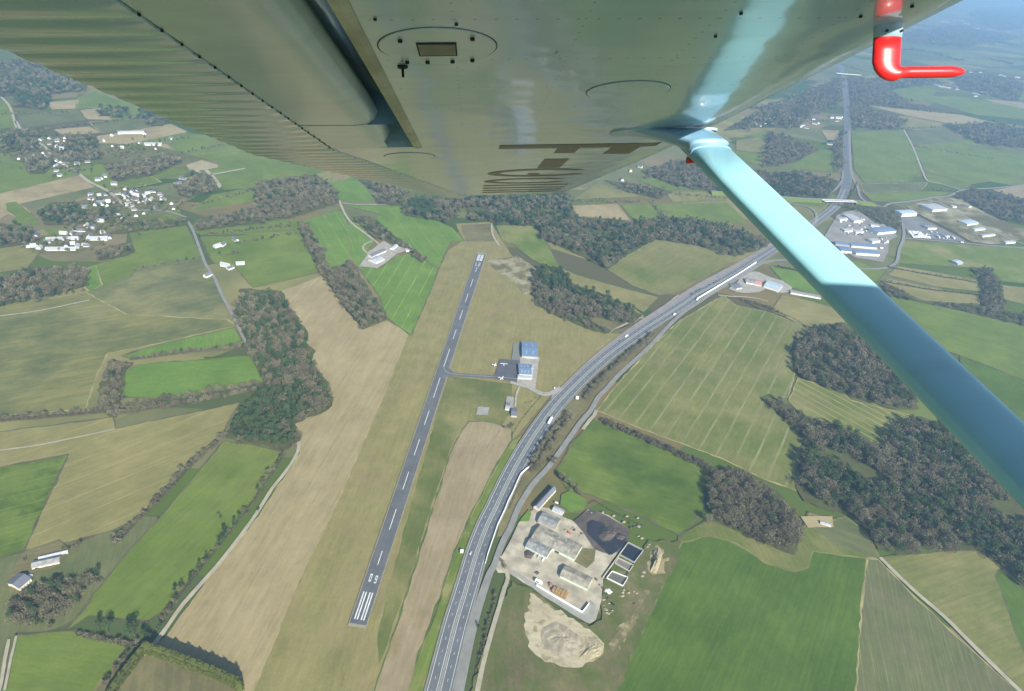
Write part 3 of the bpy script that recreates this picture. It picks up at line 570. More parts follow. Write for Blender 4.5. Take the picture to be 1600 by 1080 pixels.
def crown_bare(n, R, w=5.6, h=7.5, base=3.6):
    """unit tree ~12 m: twigs scattered through a lobed, wider-than-deep volume"""
    nl = 6; lob = R.normal(size=(nl, 3)) * [2.1, 2.1, 1.3] + [0, 0, base + h * .5]; lob[0] = [0, 0, base + h * .65]
    k = R.integers(0, nl, n); u = R.normal(size=(n, 3)); u /= np.linalg.norm(u, axis=1)[:, None]
    r = R.uniform(.35, 1, (n, 1)) ** .5
    c = lob[k] + u * r * np.array([w * .55, w * .55, h * .36]); c[:, 2] = np.maximum(c[:, 2], 2.2)
    o = c - np.array([0, 0, base * .7]); o /= np.linalg.norm(o, axis=1)[:, None]
    return tri_cloud(n, c, .70 * (170 / n) ** .5, R, o, 1.7)
def crown_pine(n, R, w=4.6, h=7.0, base=6.0):
    nl = 7; t = R.uniform(0, 1, nl); ang = R.uniform(0, 6.28, nl); rr = w * .5 * (1 - t * .6)
    lob = np.stack([np.cos(ang) * rr, np.sin(ang) * rr, base + h * t], 1); lob[0] = [0, 0, base + h * .85]
    k = R.integers(0, nl, n); u = R.normal(size=(n, 3)); u /= np.linalg.norm(u, axis=1)[:, None]
    c = lob[k] + u * R.uniform(.6, 1, (n, 1)) * np.array([w * .5, w * .5, w * .42])
    return tri_cloud(n, c, .85 * (150 / n) ** .5, R, None, 1.0)
def limbs(R, kind):
    mb = MB()
    if kind == 'pine': mb.tube([(0, 0, -.3), (.1, .05, 5), (0, .1, 12)], [.32, .24, .06], 5); k = 4
    else: mb.tube([(0, 0, -.3), (.05, .1, 3), (.1, 0, 6), (.1, .1, 9.5)], [.36, .28, .18, .04], 5); k = 7
    for i in range(k):
        a = R.uniform(0, 6.28); z = R.uniform(2.8, 6) if kind != 'pine' else R.uniform(7, 10); L = R.uniform(2, 3.6)
        e = np.array([math.cos(a) * L, math.sin(a) * L, z + L * .9]); b = np.array([0.05, 0.05, z])
        mb.tube([b, b * .45 + e * .55 - np.array([0, 0, .3]), e], [.15, .09, .02], 4, False)
    return mb
def arrays_to_mesh(name, tris, tint, mat):
    """tris (n,3,3) -> mesh with one tint value per face"""
    n = len(tris); me = bpy.data.meshes.new(name)
    me.vertices.add(n * 3); me.vertices.foreach_set('co', np.ascontiguousarray(tris, np.float32).ravel())
    me.loops.add(n * 3); me.loops.foreach_set('vertex_index', np.arange(n * 3, dtype=np.int32))
    me.polygons.add(n); me.polygons.foreach_set('loop_start', np.arange(0, n * 3, 3, dtype=np.int32))
    try: me.polygons.foreach_set('loop_total', np.full(n, 3, np.int32))
    except Exception: pass
    at = me.attributes.new('tint', 'FLOAT', 'FACE'); at.data.foreach_set('value', np.ascontiguousarray(tint, np.float32))
    me.update(calc_edges=True); me.materials.append(mat); return me
TREES = {'bare': [], 'pine': []}          # (world xy, size, tint, label, group, hedge?)
def inside(poly, p):
    x, y = p[..., 0], p[..., 1]; r = np.zeros(x.shape, bool); n = len(poly)
    for i in range(n):
        x1, y1 = poly[i]; x2, y2 = poly[(i + 1) % n]
        with np.errstate(divide='ignore', invalid='ignore'):
            c = ((y1 > y) != (y2 > y)) & (x < (x2 - x1) * (y - y1) / (y2 - y1 + 1e-12) + x1)
        r ^= c
    return r
def wood(px, pine, label, group, sp=7.6, hgt=12.0, tint=.5, litter=True, pinepx=None, lit='litter', gap=False):
    """fill a traced outline with individual trees; pine = share of evergreens; pinepx = outline where pines stand"""
    P = np.array([G(*q)[:2] for q in px]); lo_, hi_ = P.min(0), P.max(0)
    d = np.hypot(*P.mean(0)); s = sp * max(1, (d / 2200) ** .6)
    gx = np.arange(lo_[0], hi_[0], s); gy = np.arange(lo_[1], hi_[1], s)
    p = np.stack(np.meshgrid(gx, gy), -1).reshape(-1, 2); p = p + rng.uniform(-.45, .45, p.shape) * s
    b = PX(np.c_[p, np.zeros(len(p))]); t = PX(np.c_[p, np.full(len(p), hgt * .8)])
    pxp = np.array(px, float)
    jt = rng.normal(0, 2.2, b.shape); dn = np.sin(p[:, 0] * .023 + 1.3 * np.sin(p[:, 1] * .019)) * np.cos(p[:, 1] * .027 + 1.1 * np.sin(p[:, 0] * .016)) + rng.normal(0, .12, len(p))
    ok = inside(pxp, b + jt) & inside(pxp, t + jt) & (dn > (-.74 if gap else -9)); p = p[ok]; b = b[ok]
    big = max(1, (s / sp) ** .9)
    pm = inside(np.array(pinepx, float), b) if pinepx is not None else None
    cl = rng.uniform(0, 1, (40, 3))
    for i, q in enumerate(p):
        # clustered species
        f = .5 + .5 * math.sin(q[0] * .031 + q[1] * .017 + 2) * math.cos(q[1] * .027 - q[0] * .011)
        pp = pine + (.9 * (f - .5)) * min(pine, 1 - pine) * 2
        if pm is not None: pp = .92 if pm[i] else pine
        k = 'pine' if rnd.random() < pp else 'bare'
        TREES[k].append((q[0], q[1], hgt / 12 * (rnd.uniform(.6, 1.0) + .45 * rnd.random() ** 2) * 1.08, big, min(1, max(0, rnd.gauss(tint, .2))), label, group))
    if litter: sheet('woodland_floor', px, FM(lit, C=GRC, cscale=.03, cthr=(.4, .6)), kind='structure', jit=3, step=8)
def row(px, label, group, kind='bare', sp=9, hgt=9, tint=.5, n=None, jit=1.5):
    P = [G(*q)[:2] for q in px]
    for a, b in zip(P[:-1], P[1:]):
        L = np.linalg.norm(b - a); k = n if n else max(1, int(L / sp))
        for i in range(k):
            q = a + (b - a) * (i + rnd.random() * .7) / k
            kk = kind if kind != 'mix' else ('pine' if rnd.random() < .3 else 'bare')
            TREES[kk].append((q[0] + rnd.uniform(-jit, jit), q[1] + rnd.uniform(-jit, jit), hgt / 12 * rnd.uniform(.7, 1.25), 1, min(1, max(0, rnd.gauss(tint, .2))), label, group))
wood([(376, 452), (440, 456), (452, 480), (478, 515), (480, 538), (494, 550), (487, 565), (507, 592), (520, 628), (512, 642), (462, 663), (470, 690), (440, 706), (402, 697), (352, 686), (366, 650), (412, 600), (396, 562), (385, 532), (366, 490)], .45,
     'tree in the long mixed wood between country road and big tan field', 'trees of the long mixed wood left of the tan field', hgt=13, pinepx=[(412, 600), (470, 640), (465, 690), (440, 706), (352, 686)])
wood([(515, 420), (552, 412), (560, 425), (605, 500), (566, 516), (545, 490), (510, 440), (480, 390), (465, 352), (480, 350), (505, 395)], .12, 'leafless tree in the narrow wood left of the bright green diamond field', 'trees of the narrow wood beside the diamond field')
wood([(833, 430), (850, 414), (880, 424), (893, 445), (940, 460), (985, 478), (1002, 496), (985, 506), (930, 497), (880, 487), (860, 478), (838, 470)], .1, 'tree in the small copse between the airfield and the highway', 'trees of the copse between airfield and highway',
     hgt=14, pinepx=[(833, 440), (850, 410), (880, 420), (893, 440), (940, 455), (990, 475), (1002, 490), (975, 492), (930, 475), (880, 460), (850, 452)])
wood([(834, 455), (860, 465), (900, 482), (930, 495), (925, 505), (955, 518), (945, 523), (900, 508), (865, 492), (836, 478)], .05, 'low leafless tree on the airfield side of the small copse', 'low trees on the airfield side of the copse', hgt=9)
wood([(632, 312), (700, 300), (890, 300), (892, 320), (902, 340), (985, 346), (1060, 340), (1105, 345), (1192, 372), (1200, 386), (1150, 402), (1090, 385), (1027, 375), (988, 395), (950, 422), (905, 400), (850, 375), (838, 354), (775, 352), (762, 345), (733, 345), (728, 320), (700, 350), (682, 345), (633, 338)], .42,
     'tree in the broad mixed wood beyond the north end of the runway', 'trees of the broad wood beyond the runway', sp=7.5, hgt=14, gap=True, pinepx=[(632, 312), (660, 305), (690, 345), (650, 340)])
wood([(1108, 745), (1125, 732), (1160, 735), (1212, 768), (1245, 800), (1252, 825), (1240, 868), (1190, 850), (1130, 820), (1105, 800), (1100, 775)], .04, 'leafless tree in the rounded grove between the two big green fields', 'trees of the rounded leafless grove', hgt=13, tint=.55, sp=6.2)
wood([(1238, 545), (1270, 512), (1320, 505), (1370, 540), (1425, 595), (1435, 640), (1400, 642), (1330, 622), (1262, 596), (1243, 585)], .25, 'tree in the wood left of the strut above the small striped field', 'trees of the wood above the striped field', hgt=13)
wood([(1250, 700), (1262, 668), (1290, 660), (1330, 672), (1392, 712), (1386, 682), (1400, 660), (1440, 652), (1480, 668), (1600, 790), (1700, 880), (1700, 985), (1600, 918), (1560, 882), (1530, 860), (1470, 862), (1400, 869), (1372, 860), (1350, 826), (1325, 806), (1256, 785), (1244, 765)], .38,
     'tree in the large mixed wood in the lower right beside the strut', 'trees of the large wood in the lower right', hgt=14, gap=True)
wood([(1187, 622), (1200, 617), (1230, 632), (1268, 656), (1262, 690), (1240, 672)], .1, 'leafless tree on the spur between the striped fields', 'trees on the spur between the striped fields', hgt=10)
wood([(-60, 440), (0, 432), (42, 420), (135, 416), (138, 448), (60, 468), (-60, 492)], .1, 'leafless tree in the wood at the left edge above the olive field', 'trees of the wood at the left edge', hgt=13, sp=8)
wood([(-60, 350), (0, 350), (52, 356), (50, 378), (20, 386), (-60, 400)], .3, 'tree in the far wood at the left edge below the pink field', 'trees of the far wood at the left edge', sp=9)
wood([(300, 345), (400, 325), (400, 285), (440, 278), (495, 274), (525, 296), (530, 318), (460, 340), (400, 350), (310, 362)], .12, 'leafless tree in the far wood left of the airfield under the wing', 'trees of the far wood under the wing', sp=10)
wood([(550, 340), (575, 338), (620, 372), (668, 404), (660, 412), (630, 388), (600, 375), (588, 375)], .2, 'tree beside the lane of the farm with white roofs', 'trees beside the farm lane', hgt=9)
wood([(60, 330), (80, 318), (115, 317), (140, 330), (190, 322), (185, 345), (120, 352), (70, 352)], .6, 'evergreen among the houses of the left village', 'trees of the left village', sp=10)
wood([(175, 385), (200, 380), (212, 392), (195, 402), (155, 408), (150, 392)], .05, 'leafless tree below the left village', 'trees below the left village', sp=9); wood([(230, 348), (300, 340), (292, 352), (200, 365), (160, 368)], .1, 'leafless tree on the near edge of the left village', 'trees on the edge of the left village', sp=9)
wood([(1190, 272), (1250, 268), (1300, 280), (1312, 285), (1290, 312), (1240, 310), (1190, 305)], .5, 'tree in the wood beside the highway interchange', 'trees beside the interchange', sp=10)
wood([(1490, 306), (1520, 294), (1620, 316), (1700, 335), (1700, 370), (1600, 352), (1560, 342)], .2, 'tree in the dark wood behind the industrial estate', 'trees behind the industrial estate', sp=10)
wood([(1515, 418), (1545, 420), (1566, 440), (1570, 480), (1548, 492), (1530, 472), (1540, 445)], .2, 'tree in the hook-shaped thicket below the industrial estate', 'trees of the hook-shaped thicket', hgt=10)
wood([(1378, 440), (1440, 470), (1520, 478), (1600, 492), (1700, 515), (1700, 530), (1590, 506), (1480, 482), (1385, 462)], .15, 'tree in the belt above the long green field right of the strut', 'trees of the belt right of the strut', hgt=8)
wood([(1300, 320), (1395, 325), (1408, 350), (1400, 368), (1380, 350), (1340, 330)], .1, 'leafless tree between the works yard and the curved road', 'trees by the curved road', hgt=7, sp=9)
for poly, pn in (([(1000, 268), (1060, 250), (1200, 268), (1190, 300), (1110, 300), (1050, 290)], .1), ([(945, 282), (1000, 290), (1050, 300), (1030, 312), (980, 300)], .1), ([(1130, 205), (1200, 165), (1316, 122), (1314, 160), (1260, 185), (1250, 200), (1180, 200)], .2),
                 ([(1325, 120), (1390, 140), (1420, 160), (1500, 180), (1355, 165), (1330, 160)], .1), ([(1470, 195), (1560, 192), (1700, 230), (1700, 250), (1600, 232), (1530, 225)], .2), ([(1327, 162), (1352, 166), (1420, 190), (1400, 203), (1332, 200)], .1),
                 ([(1200, 205), (1250, 220), (1280, 235), (1240, 255), (1190, 262)], .1), ([(25, 142), (75, 132), (80, 155), (70, 172), (20, 168)], .7), ([(-60, 120), (90, 105), (140, 128), (135, 142), (70, 148), (-60, 155)], .4), ([(-80, 95), (60, 92), (100, 100), (30, 112), (-80, 115)], .3),
                 ([(160, 258), (270, 240), (285, 255), (240, 275), (180, 285)], .1), ([(35, 250), (70, 235), (90, 255), (70, 272), (45, 272)], .1), ([(0, 205), (60, 200), (60, 235), (0, 240)], .4), ([(230, 182), (260, 190), (255, 198), (228, 196)], .6),
                 ([(100, 210), (150, 212), (160, 250), (110, 256), (95, 235)], .4), ([(300, 268), (330, 275), (345, 298), (290, 310), (270, 290)], .1), ([(1480, 105), (1600, 130), (1590, 160), (1500, 140)], .2), ([(1340, 60), (1500, 40), (1600, 60), (1500, 72)], .3),
                 ([(1510, 20), (1650, 5), (1700, 40), (1560, 48)], .3), ([(1300, 232), (1316, 205), (1317, 262), (1308, 268)], .2), ([(1330, 130), (1450, 120), (1480, 130), (1380, 142)], .2), ([(560, 282), (600, 270), (640, 300), (628, 322), (590, 320), (585, 300)], .3)):
    wood(poly, pn, 'tree in a distant wood towards the horizon', 'distant woods', sp=13, hgt=14)
# rows, hedgerow trees
for cx_, cy_, n_, r_ in ((930, 600, 60, 90), (700, 640, 40, 80), (400, 220, 50, 90), (450, 360, 40, 70), (560, 870, 50, 110), (250, 900, 20, 50), (1100, 640, 40, 90), (960, 260, 60, 110), (160, 260, 40, 90), (820, 780, 50, 80)):
    for _ in range(n_):
        q = G((cx_ + rnd.gauss(0, r_)) / 4.5, 180 + (cy_ + rnd.gauss(0, r_ * .45)) / 4.5)
        TREES['bare' if rnd.random() < .75 else 'pine'].append((q[0], q[1], rnd.uniform(.5, .9), 1, rnd.random(), 'tree among the gardens of the left village', 'garden trees of the left village'))
row([(195, 640), (300, 622), (405, 604)], 'leafless tree in the tall row below the oblong green field', 'tall row below the oblong green field', 'bare', 5, 11); row([(182, 652), (300, 632), (400, 614)], 'leafless tree in the tall row below the oblong green field', 'tall row below the oblong green field', 'bare', 5, 11)
row([(205, 565), (260, 556), (330, 549), (392, 545)], 'leafless tree in the row above the oblong green field', 'row above the oblong green field', 'mix', 6, 9)
wood([(150, 640), (160, 590), (175, 562), (210, 568), (195, 585), (190, 620), (182, 655)], .08, 'leafless tree in the clump left of the oblong green field', 'clump left of the oblong green field', hgt=11)
row([(-20, 658), (60, 652), (130, 645), (180, 640)], 'leafless tree in the hedge line at the left edge', 'hedge line at the left edge', 'bare', 6, 8); row([(72, 646), (76, 645)], 'dark round evergreen in the hedge line at the left edge', 'evergreens in the left hedge line', 'pine', 9, 8)
row([(352, 680), (330, 705), (300, 728), (275, 748), (265, 765)], 'leafless tree between the olive field and the long green field', 'row between olive and long green field', 'bare', 4, 8.5); row([(262, 768), (240, 795), (215, 815), (185, 842), (178, 855)], 'leafless tree between the olive field and the long green field', 'row between olive and long green field', 'bare', 4.5, 9)
row([(445, 712), (420, 745), (400, 775)], 'tree between the long green field and the farm track', 'trees along the farm track', 'mix', 6, 8); row([(385, 800), (350, 845), (318, 885), (285, 925), (262, 960), (246, 985)], 'tree between the long green field and the farm track', 'trees along the farm track', 'mix', 5.5, 7.5)
row([(350, 833), (354, 838)], 'dark evergreen beside the farm track', 'dark evergreens beside the track', 'pine', 9, 9); row([(272, 930), (282, 920), (288, 922)], 'dark evergreen beside the farm track', 'dark evergreens beside the track', 'pine', 7, 11)
row([(140, 985), (162, 988), (182, 990)], 'tall poplar-like tree in the row of three at the foot of the green field', 'row of three tall trees', 'pine', 9, 15, .8, n=1); row([(198, 992), (232, 1000), (245, 985)], 'tall evergreen at the foot of the long green field', 'evergreens at the foot of the green field', 'pine', 6, 12, .8)
row([(125, 992), (200, 1008), (225, 1010)], 'leafless tree at the foot of the long green field', 'leafless trees at the foot of the green field', 'bare', 6, 6, .8)
row([(200, 1025), (175, 1055), (160, 1085)], 'leafless tree beside the tall conifer hedge', 'leafless trees beside the conifer hedge', 'bare', 6, 8)
wood([(30, 915), (60, 905), (100, 900), (130, 905), (150, 890), (160, 905), (120, 945), (85, 985), (30, 985), (10, 960)], .2, 'tree in the garden thicket of the lower left farm', 'garden thicket of the lower left farm', hgt=10, litter=False, sp=6.2)
row([(180, 838), (190, 848), (178, 862)], 'leafless tree at the corner of the lower left farm garden', 'garden corner trees', 'bare', 6, 9); row([(100, 862), (128, 858)], 'leafless tree behind the lower left farm barn', 'trees behind the lower left barn', 'bare', 4, 7); row([(35, 878), (60, 868)], 'leafless tree behind the lower left farm barn', 'trees behind the lower left barn', 'bare', 8, 6)
row([(940, 658), (1000, 682), (1050, 705), (1108, 732)], 'leafless tree in the thick hedge between striped and green fields', 'thick hedge between striped and green fields', 'bare', 4, 8); row([(942, 662), (1000, 687), (1050, 710), (1104, 736)], 'leafless tree in the thick hedge between striped and green fields', 'thick hedge between striped and green fields', 'bare', 4, 8)
row([(1020, 524), (985, 552), (960, 575), (930, 605), (912, 625)], 'leafless tree between the highway and the side road', 'trees between highway and side road', 'bare', 3.6, 8, .75); row([(1012, 537), (975, 565), (945, 592), (918, 620)], 'leafless tree between the highway and the side road', 'trees between highway and side road', 'bare', 3.6, 8, .75)
row([(892, 648), (868, 668), (850, 692), (838, 715), (828, 735)], 'leafless tree between the highway and the side road', 'trees between highway and side road', 'bare', 3.6, 8, .75); row([(895, 655), (880, 670), (862, 695), (845, 722)], 'leafless tree between the highway and the side road', 'trees between highway and side road', 'bare', 3.6, 8, .75)
row([(866, 742), (880, 752), (894, 762), (908, 778)], 'leafless tree at the corner of the farmhouse garden', 'trees at the farmhouse garden', 'bare', 8, 13, .9); row([(1107, 820), (1108, 821)], 'lone pale leafless tree on the edge of the green field', 'lone tree', 'bare', 9, 14, .95, n=1)
row([(835, 738), (842, 724)], 'leafless tree overhanging the side road', 'trees overhanging the side road', 'bare', 5, 8); row([(870, 720), (862, 728)], 'leafless tree overhanging the side road', 'trees overhanging the side road', 'bare', 5, 8)
row([(775, 925), (765, 970), (755, 1010), (748, 1040)], 'bush between the highway and the farm track', 'bushes between highway and track', 'bare', 5, 4); row([(785, 880), (790, 896)], 'tree at the farm entrance beside the highway', 'trees at the farm entrance', 'bare', 5, 6); row([(750, 985), (752, 984)], 'dark green bush beside the highway verge', 'dark bush by the verge', 'pine', 5, 7, n=1)
row([(930, 905), (950, 935), (965, 955)], 'bush in the waste ground beside the farm', 'bushes beside the farm', 'mix', 5, 3.5); row([(1160, 470), (1200, 482), (1215, 490)], 'tree in the garden of the farm right of the highway', 'garden trees right of the highway', 'bare', 5, 7)
row([(1232, 498), (1212, 488)], 'tree beside the yellow-green paddock', 'trees beside the paddock', 'bare', 6, 6); row([(1215, 418), (1262, 428), (1290, 440)], 'leafless tree behind the farm right of the highway', 'trees behind the farm right of the highway', 'bare', 6, 7)
row([(1385, 418), (1440, 428), (1520, 440)], 'bush in the hedge under the shed field', 'hedge under the shed field', 'bare', 8, 5); row([(1385, 440), (1440, 452), (1530, 462)], 'bush in the second hedge under the shed field', 'second hedge under the shed field', 'bare', 8, 5)
row([(800, 640), (830, 628), (850, 615)], 'shrub in the club garden', 'club garden shrubs', 'bare', 7, 2.5); row([(786, 668), (796, 672), (806, 664)], 'leafless tree below the clubhouse', 'trees below the clubhouse', 'bare', 5, 7)
row([(1075, 462), (1100, 452), (1125, 438)], 'bush on the bank beside the highway', 'bushes on the bank', 'mix', 14, 4)
row([(1302, 205), (1316, 207), (1313, 235), (1306, 270)], 'tree along the far highway', 'trees along the far highway', 'mix', 9, 9); row([(1337, 290), (1332, 300), (1322, 318)], 'dark tree inside the highway interchange', 'trees in the interchange', 'pine', 8, 9)
for a, b in (([0, 480], [140, 455]), ([205, 425], [310, 405]), ([345, 365], [460, 355]), ([355, 385], [470, 365]), ([310, 372], [470, 350]), ([340, 400], [380, 395]), ([0, 180], [110, 180]), ([40, 208], [230, 184]), ([100, 245], [300, 215]), ([225, 182], [300, 200]), ([280, 243], [350, 226]), ([300, 325], [400, 298]),
             ([895, 316], [1000, 318]), ([1000, 300], [1180, 316]), ([760, 318], [900, 322]), ([1020, 318], [1035, 340]), ([1355, 205], [1480, 200]), ([1420, 228], [1550, 250]), ([1440, 300], [1500, 300]), ([1330, 142], [1500, 180]), ([1200, 190], [1310, 190]), ([1400, 120], [1600, 150]), ([1350, 90], [1600, 110]), ([1400, 60], [1600, 75]), ([280, 315], [140, 330]), ([590, 318], [630, 320]), ([478, 372], [512, 430])):
    row([tuple(a), tuple(b)], 'tree in a distant hedgerow', 'distant hedgerows', 'mix', 11, 8, jit=3)
# procedural hedgerows and copses across the far country
for _ in range(230):
    d = rnd.uniform(1900, 9000); a = math.radians(rnd.uniform(-40, 42)); x, y = d * math.sin(a), d * math.cos(a)
    u, v = PX((x, y, 0))
    if not (-60 < u < 1660) or (u > 250 and v > 190 and u < 1300) or (u < 250 and v > 240) or (u > 1300 and v > 150): continue
    th = rnd.choice([.35, .35 + 1.57]) + rnd.uniform(-.15, .15); L = rnd.uniform(150, 500)
    if rnd.random() < .45:
        for k in range(int(L / 14)):
            TREES['bare' if rnd.random() < .8 else 'pine'].append((x + math.cos(th) * k * 14 + rnd.uniform(-4, 4), y + math.sin(th) * k * 14 + rnd.uniform(-4, 4), rnd.uniform(.6, 1), 1.3, rnd.random(), 'tree in a distant hedgerow', 'distant hedgerows'))
    else:
        w_2 = rnd.uniform(40, 140); k = rnd.choice(['bare', 'bare', 'pine'])
        for q in range(int(L * w_2 / 420)):
            a_, b_ = rnd.uniform(0, L), rnd.uniform(0, w_2)
            TREES[k if rnd.random() < .85 else 'bare'].append((x + math.cos(th) * a_ - math.sin(th) * b_, y + math.sin(th) * a_ + math.cos(th) * b_, rnd.uniform(.8, 1.2), 2.0, rnd.random() * .7, 'tree in a distant wood towards the horizon', 'distant woods'))
R0 = np.random.default_rng(3)
PROTO = {}
for kind, fn, mt in (('bare', crown_bare, m_bare), ('pine', crown_pine, m_pine)):
    PROTO[kind] = []
    for v_ in range(6):
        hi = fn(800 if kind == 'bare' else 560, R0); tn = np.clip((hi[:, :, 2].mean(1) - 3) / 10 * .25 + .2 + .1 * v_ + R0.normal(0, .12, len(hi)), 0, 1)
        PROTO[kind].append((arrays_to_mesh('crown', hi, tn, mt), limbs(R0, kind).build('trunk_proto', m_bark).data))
for o in [o for o in SC.objects if o.name.startswith('trunk_proto')]: bpy.data.objects.remove(o)
LOW = {k: [[fn(n, R0) for _ in range(5)] for n in (200, 80, 30)] for k, fn in (('bare', crown_bare), ('pine', crown_pine))}
NAMES = {'bare': ('bare_tree', 'bare tree'), 'pine': ('evergreen_tree', 'evergreen tree')}
for kind in ('bare', 'pine'):
    T = []
    for t in TREES[kind]:
        u, v = PX((t[0], t[1], 4)); d = math.hypot(t[0], t[1], H)
        vis = -20 < u < 1620 and 0 < v < 1095
        T.append((-(t[2] / d) if vis else 0, t))
    T.sort(key=lambda q: q[0])
    kept = [t for s, t in T if s < 0]; own, rest = kept[:298], kept[298:]
    rest += [t for s, t in T if s == 0 and math.hypot(t[0], t[1]) < 1200]
    for x, y, s, big, tn, lab, grp in own:
        me, tr = PROTO[kind][int(tn * 5.99)]
        e = empty(NAMES[kind][0], (x, y, 0), lab.replace('leafless tree', 'dark evergreen').replace('tree in', 'dark evergreen in') if kind == 'pine' else (lab if 'leafless' in lab or 'bush' in lab or 'shrub' in lab else lab.replace('tree', 'grey leafless tree', 1)), 'tree', (('evergreen ' if kind == 'pine' else 'leafless ') + grp) if 'leafless' not in grp else grp)
        e.rotation_euler = (0, 0, rnd.uniform(0, 6.28)); f = rnd.uniform(.9, 1.12) * (1.15 if s < .5 else 1); e.scale = (s * f * big, s * f * big, s)
        link(bpy.data.objects.new('crown', me), e); link(bpy.data.objects.new('trunk', tr), e)
    tr_, ti_ = [], []
    A = np.array([t[:5] for t in rest]); dist = np.hypot(A[:, 0], A[:, 1])
    lod = np.digitize(dist, [1500, 2600]); var = rng.integers(0, 5, len(A)); th = rng.uniform(0, 6.28, len(A))
    for l in range(3):
        for v_ in range(5):
            sel = np.where((lod == l) & (var == v_))[0]
            if not len(sel): continue
            c = LOW[kind][l][v_]; a = A[sel]; ct, st = np.cos(th[sel])[:, None, None], np.sin(th[sel])[:, None, None]
            sx = (a[:, 2] * a[:, 3])[:, None, None]; X = c[None, :, :, 0]; Y = c[None, :, :, 1]
            w3 = np.stack([(X * ct - Y * st) * sx + a[:, 0][:, None, None], (X * st + Y * ct) * sx + a[:, 1][:, None, None], c[None, :, :, 2] * a[:, 2][:, None, None] + 0 * ct], -1)
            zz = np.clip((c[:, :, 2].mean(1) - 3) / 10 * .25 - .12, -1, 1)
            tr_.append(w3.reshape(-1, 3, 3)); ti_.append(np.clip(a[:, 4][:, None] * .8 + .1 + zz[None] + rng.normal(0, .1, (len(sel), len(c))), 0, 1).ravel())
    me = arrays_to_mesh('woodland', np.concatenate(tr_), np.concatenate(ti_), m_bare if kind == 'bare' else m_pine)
    o = link(bpy.data.objects.new('leafless_woodland' if kind == 'bare' else 'evergreen_woodland', me))
    tag(o, 'mass of grey leafless trees filling the woods and hedgerows beyond the nearest trees' if kind == 'bare' else 'mass of dark evergreens filling the woods and copses beyond the nearest trees', 'woodland', kind='stuff')
for o in SC.objects:
    if len(o.get('label', '').split()) > 16: print('LONG', o['label'])
print('TREES', {k: len(v) for k, v in TREES.items()})

# ------------------------------------------------------------------ hedges (each one continuous plant mass)
def hedge(px, w, h, label, green=.4, dens=1.0, mat=None, name='hedgerow', z0=0, size=.7, group=None, core=False):
    P = [G(*q)[:2] for q in px]; C_ = []
    for a, b in zip(P[:-1], P[1:]):
        L = np.linalg.norm(b - a); n = int(L * w * (2 + h) * .55 * dens)
        t = rng.uniform(0, 1, n)[:, None]; nn = nrm(np.array([-(b - a)[1], (b - a)[0]]))
        s = rng.uniform(-1, 1, n)[:, None]; hh = h * rng.uniform(.86, 1.06, (n, 1)) * (.78 + .16 * np.sin(t * L * .7 + 1) * np.sin(t * L * .23)) * (1 - .35 * s ** 2)
        xy = a + (b - a) * t + nn * s * w / 2; C_.append(np.c_[xy, hh * rng.uniform(.1, 1, (n, 1)) ** .5 + z0])
    c = np.concatenate(C_); tr_ = tri_cloud(len(c), c, size, rng)
    if core:
        T_ = []
        for a, b in zip(P[:-1], P[1:]):
            n_ = nrm(np.array([-(b - a)[1], (b - a)[0]])) * w * .30; k_ = [(*(a + n_), 0), (*(a - n_), 0), (*(b - n_), 0), (*(b + n_), 0), (*(a + n_), h * .74), (*(a - n_), h * .74), (*(b - n_), h * .74), (*(b + n_), h * .74)]
            for f in ((0, 1, 5), (0, 5, 4), (1, 2, 6), (1, 6, 5), (2, 3, 7), (2, 7, 6), (3, 0, 4), (3, 4, 7), (4, 5, 6), (4, 6, 7)): T_.append([k_[i] for i in f])
        tr_ = np.concatenate([tr_, np.array(T_, float)]); c = np.concatenate([c, np.zeros((len(T_), 3))])
    me = arrays_to_mesh(name, tr_, np.clip(rng.normal(green, .18, len(c)), 0, 1), mat or m_hedge)
    return tag(link(bpy.data.objects.new(name, me)), label, 'hedge', group)
hedge([(228, 1019), (262, 1030), (300, 1044), (340, 1060), (374, 1076), (376, 1084)], 7, 19, 'tall clipped yellow-green conifer hedge casting a long dark shadow on the tan field', .5, 4.0, m_conif, size=.8, core=True)
hedge([(226, 1019), (205, 1045), (185, 1072), (170, 1095)], 7, 12, 'second arm of the tall conifer hedge running down to the bottom edge', .5, 3.6, m_conif, size=.8, core=True)
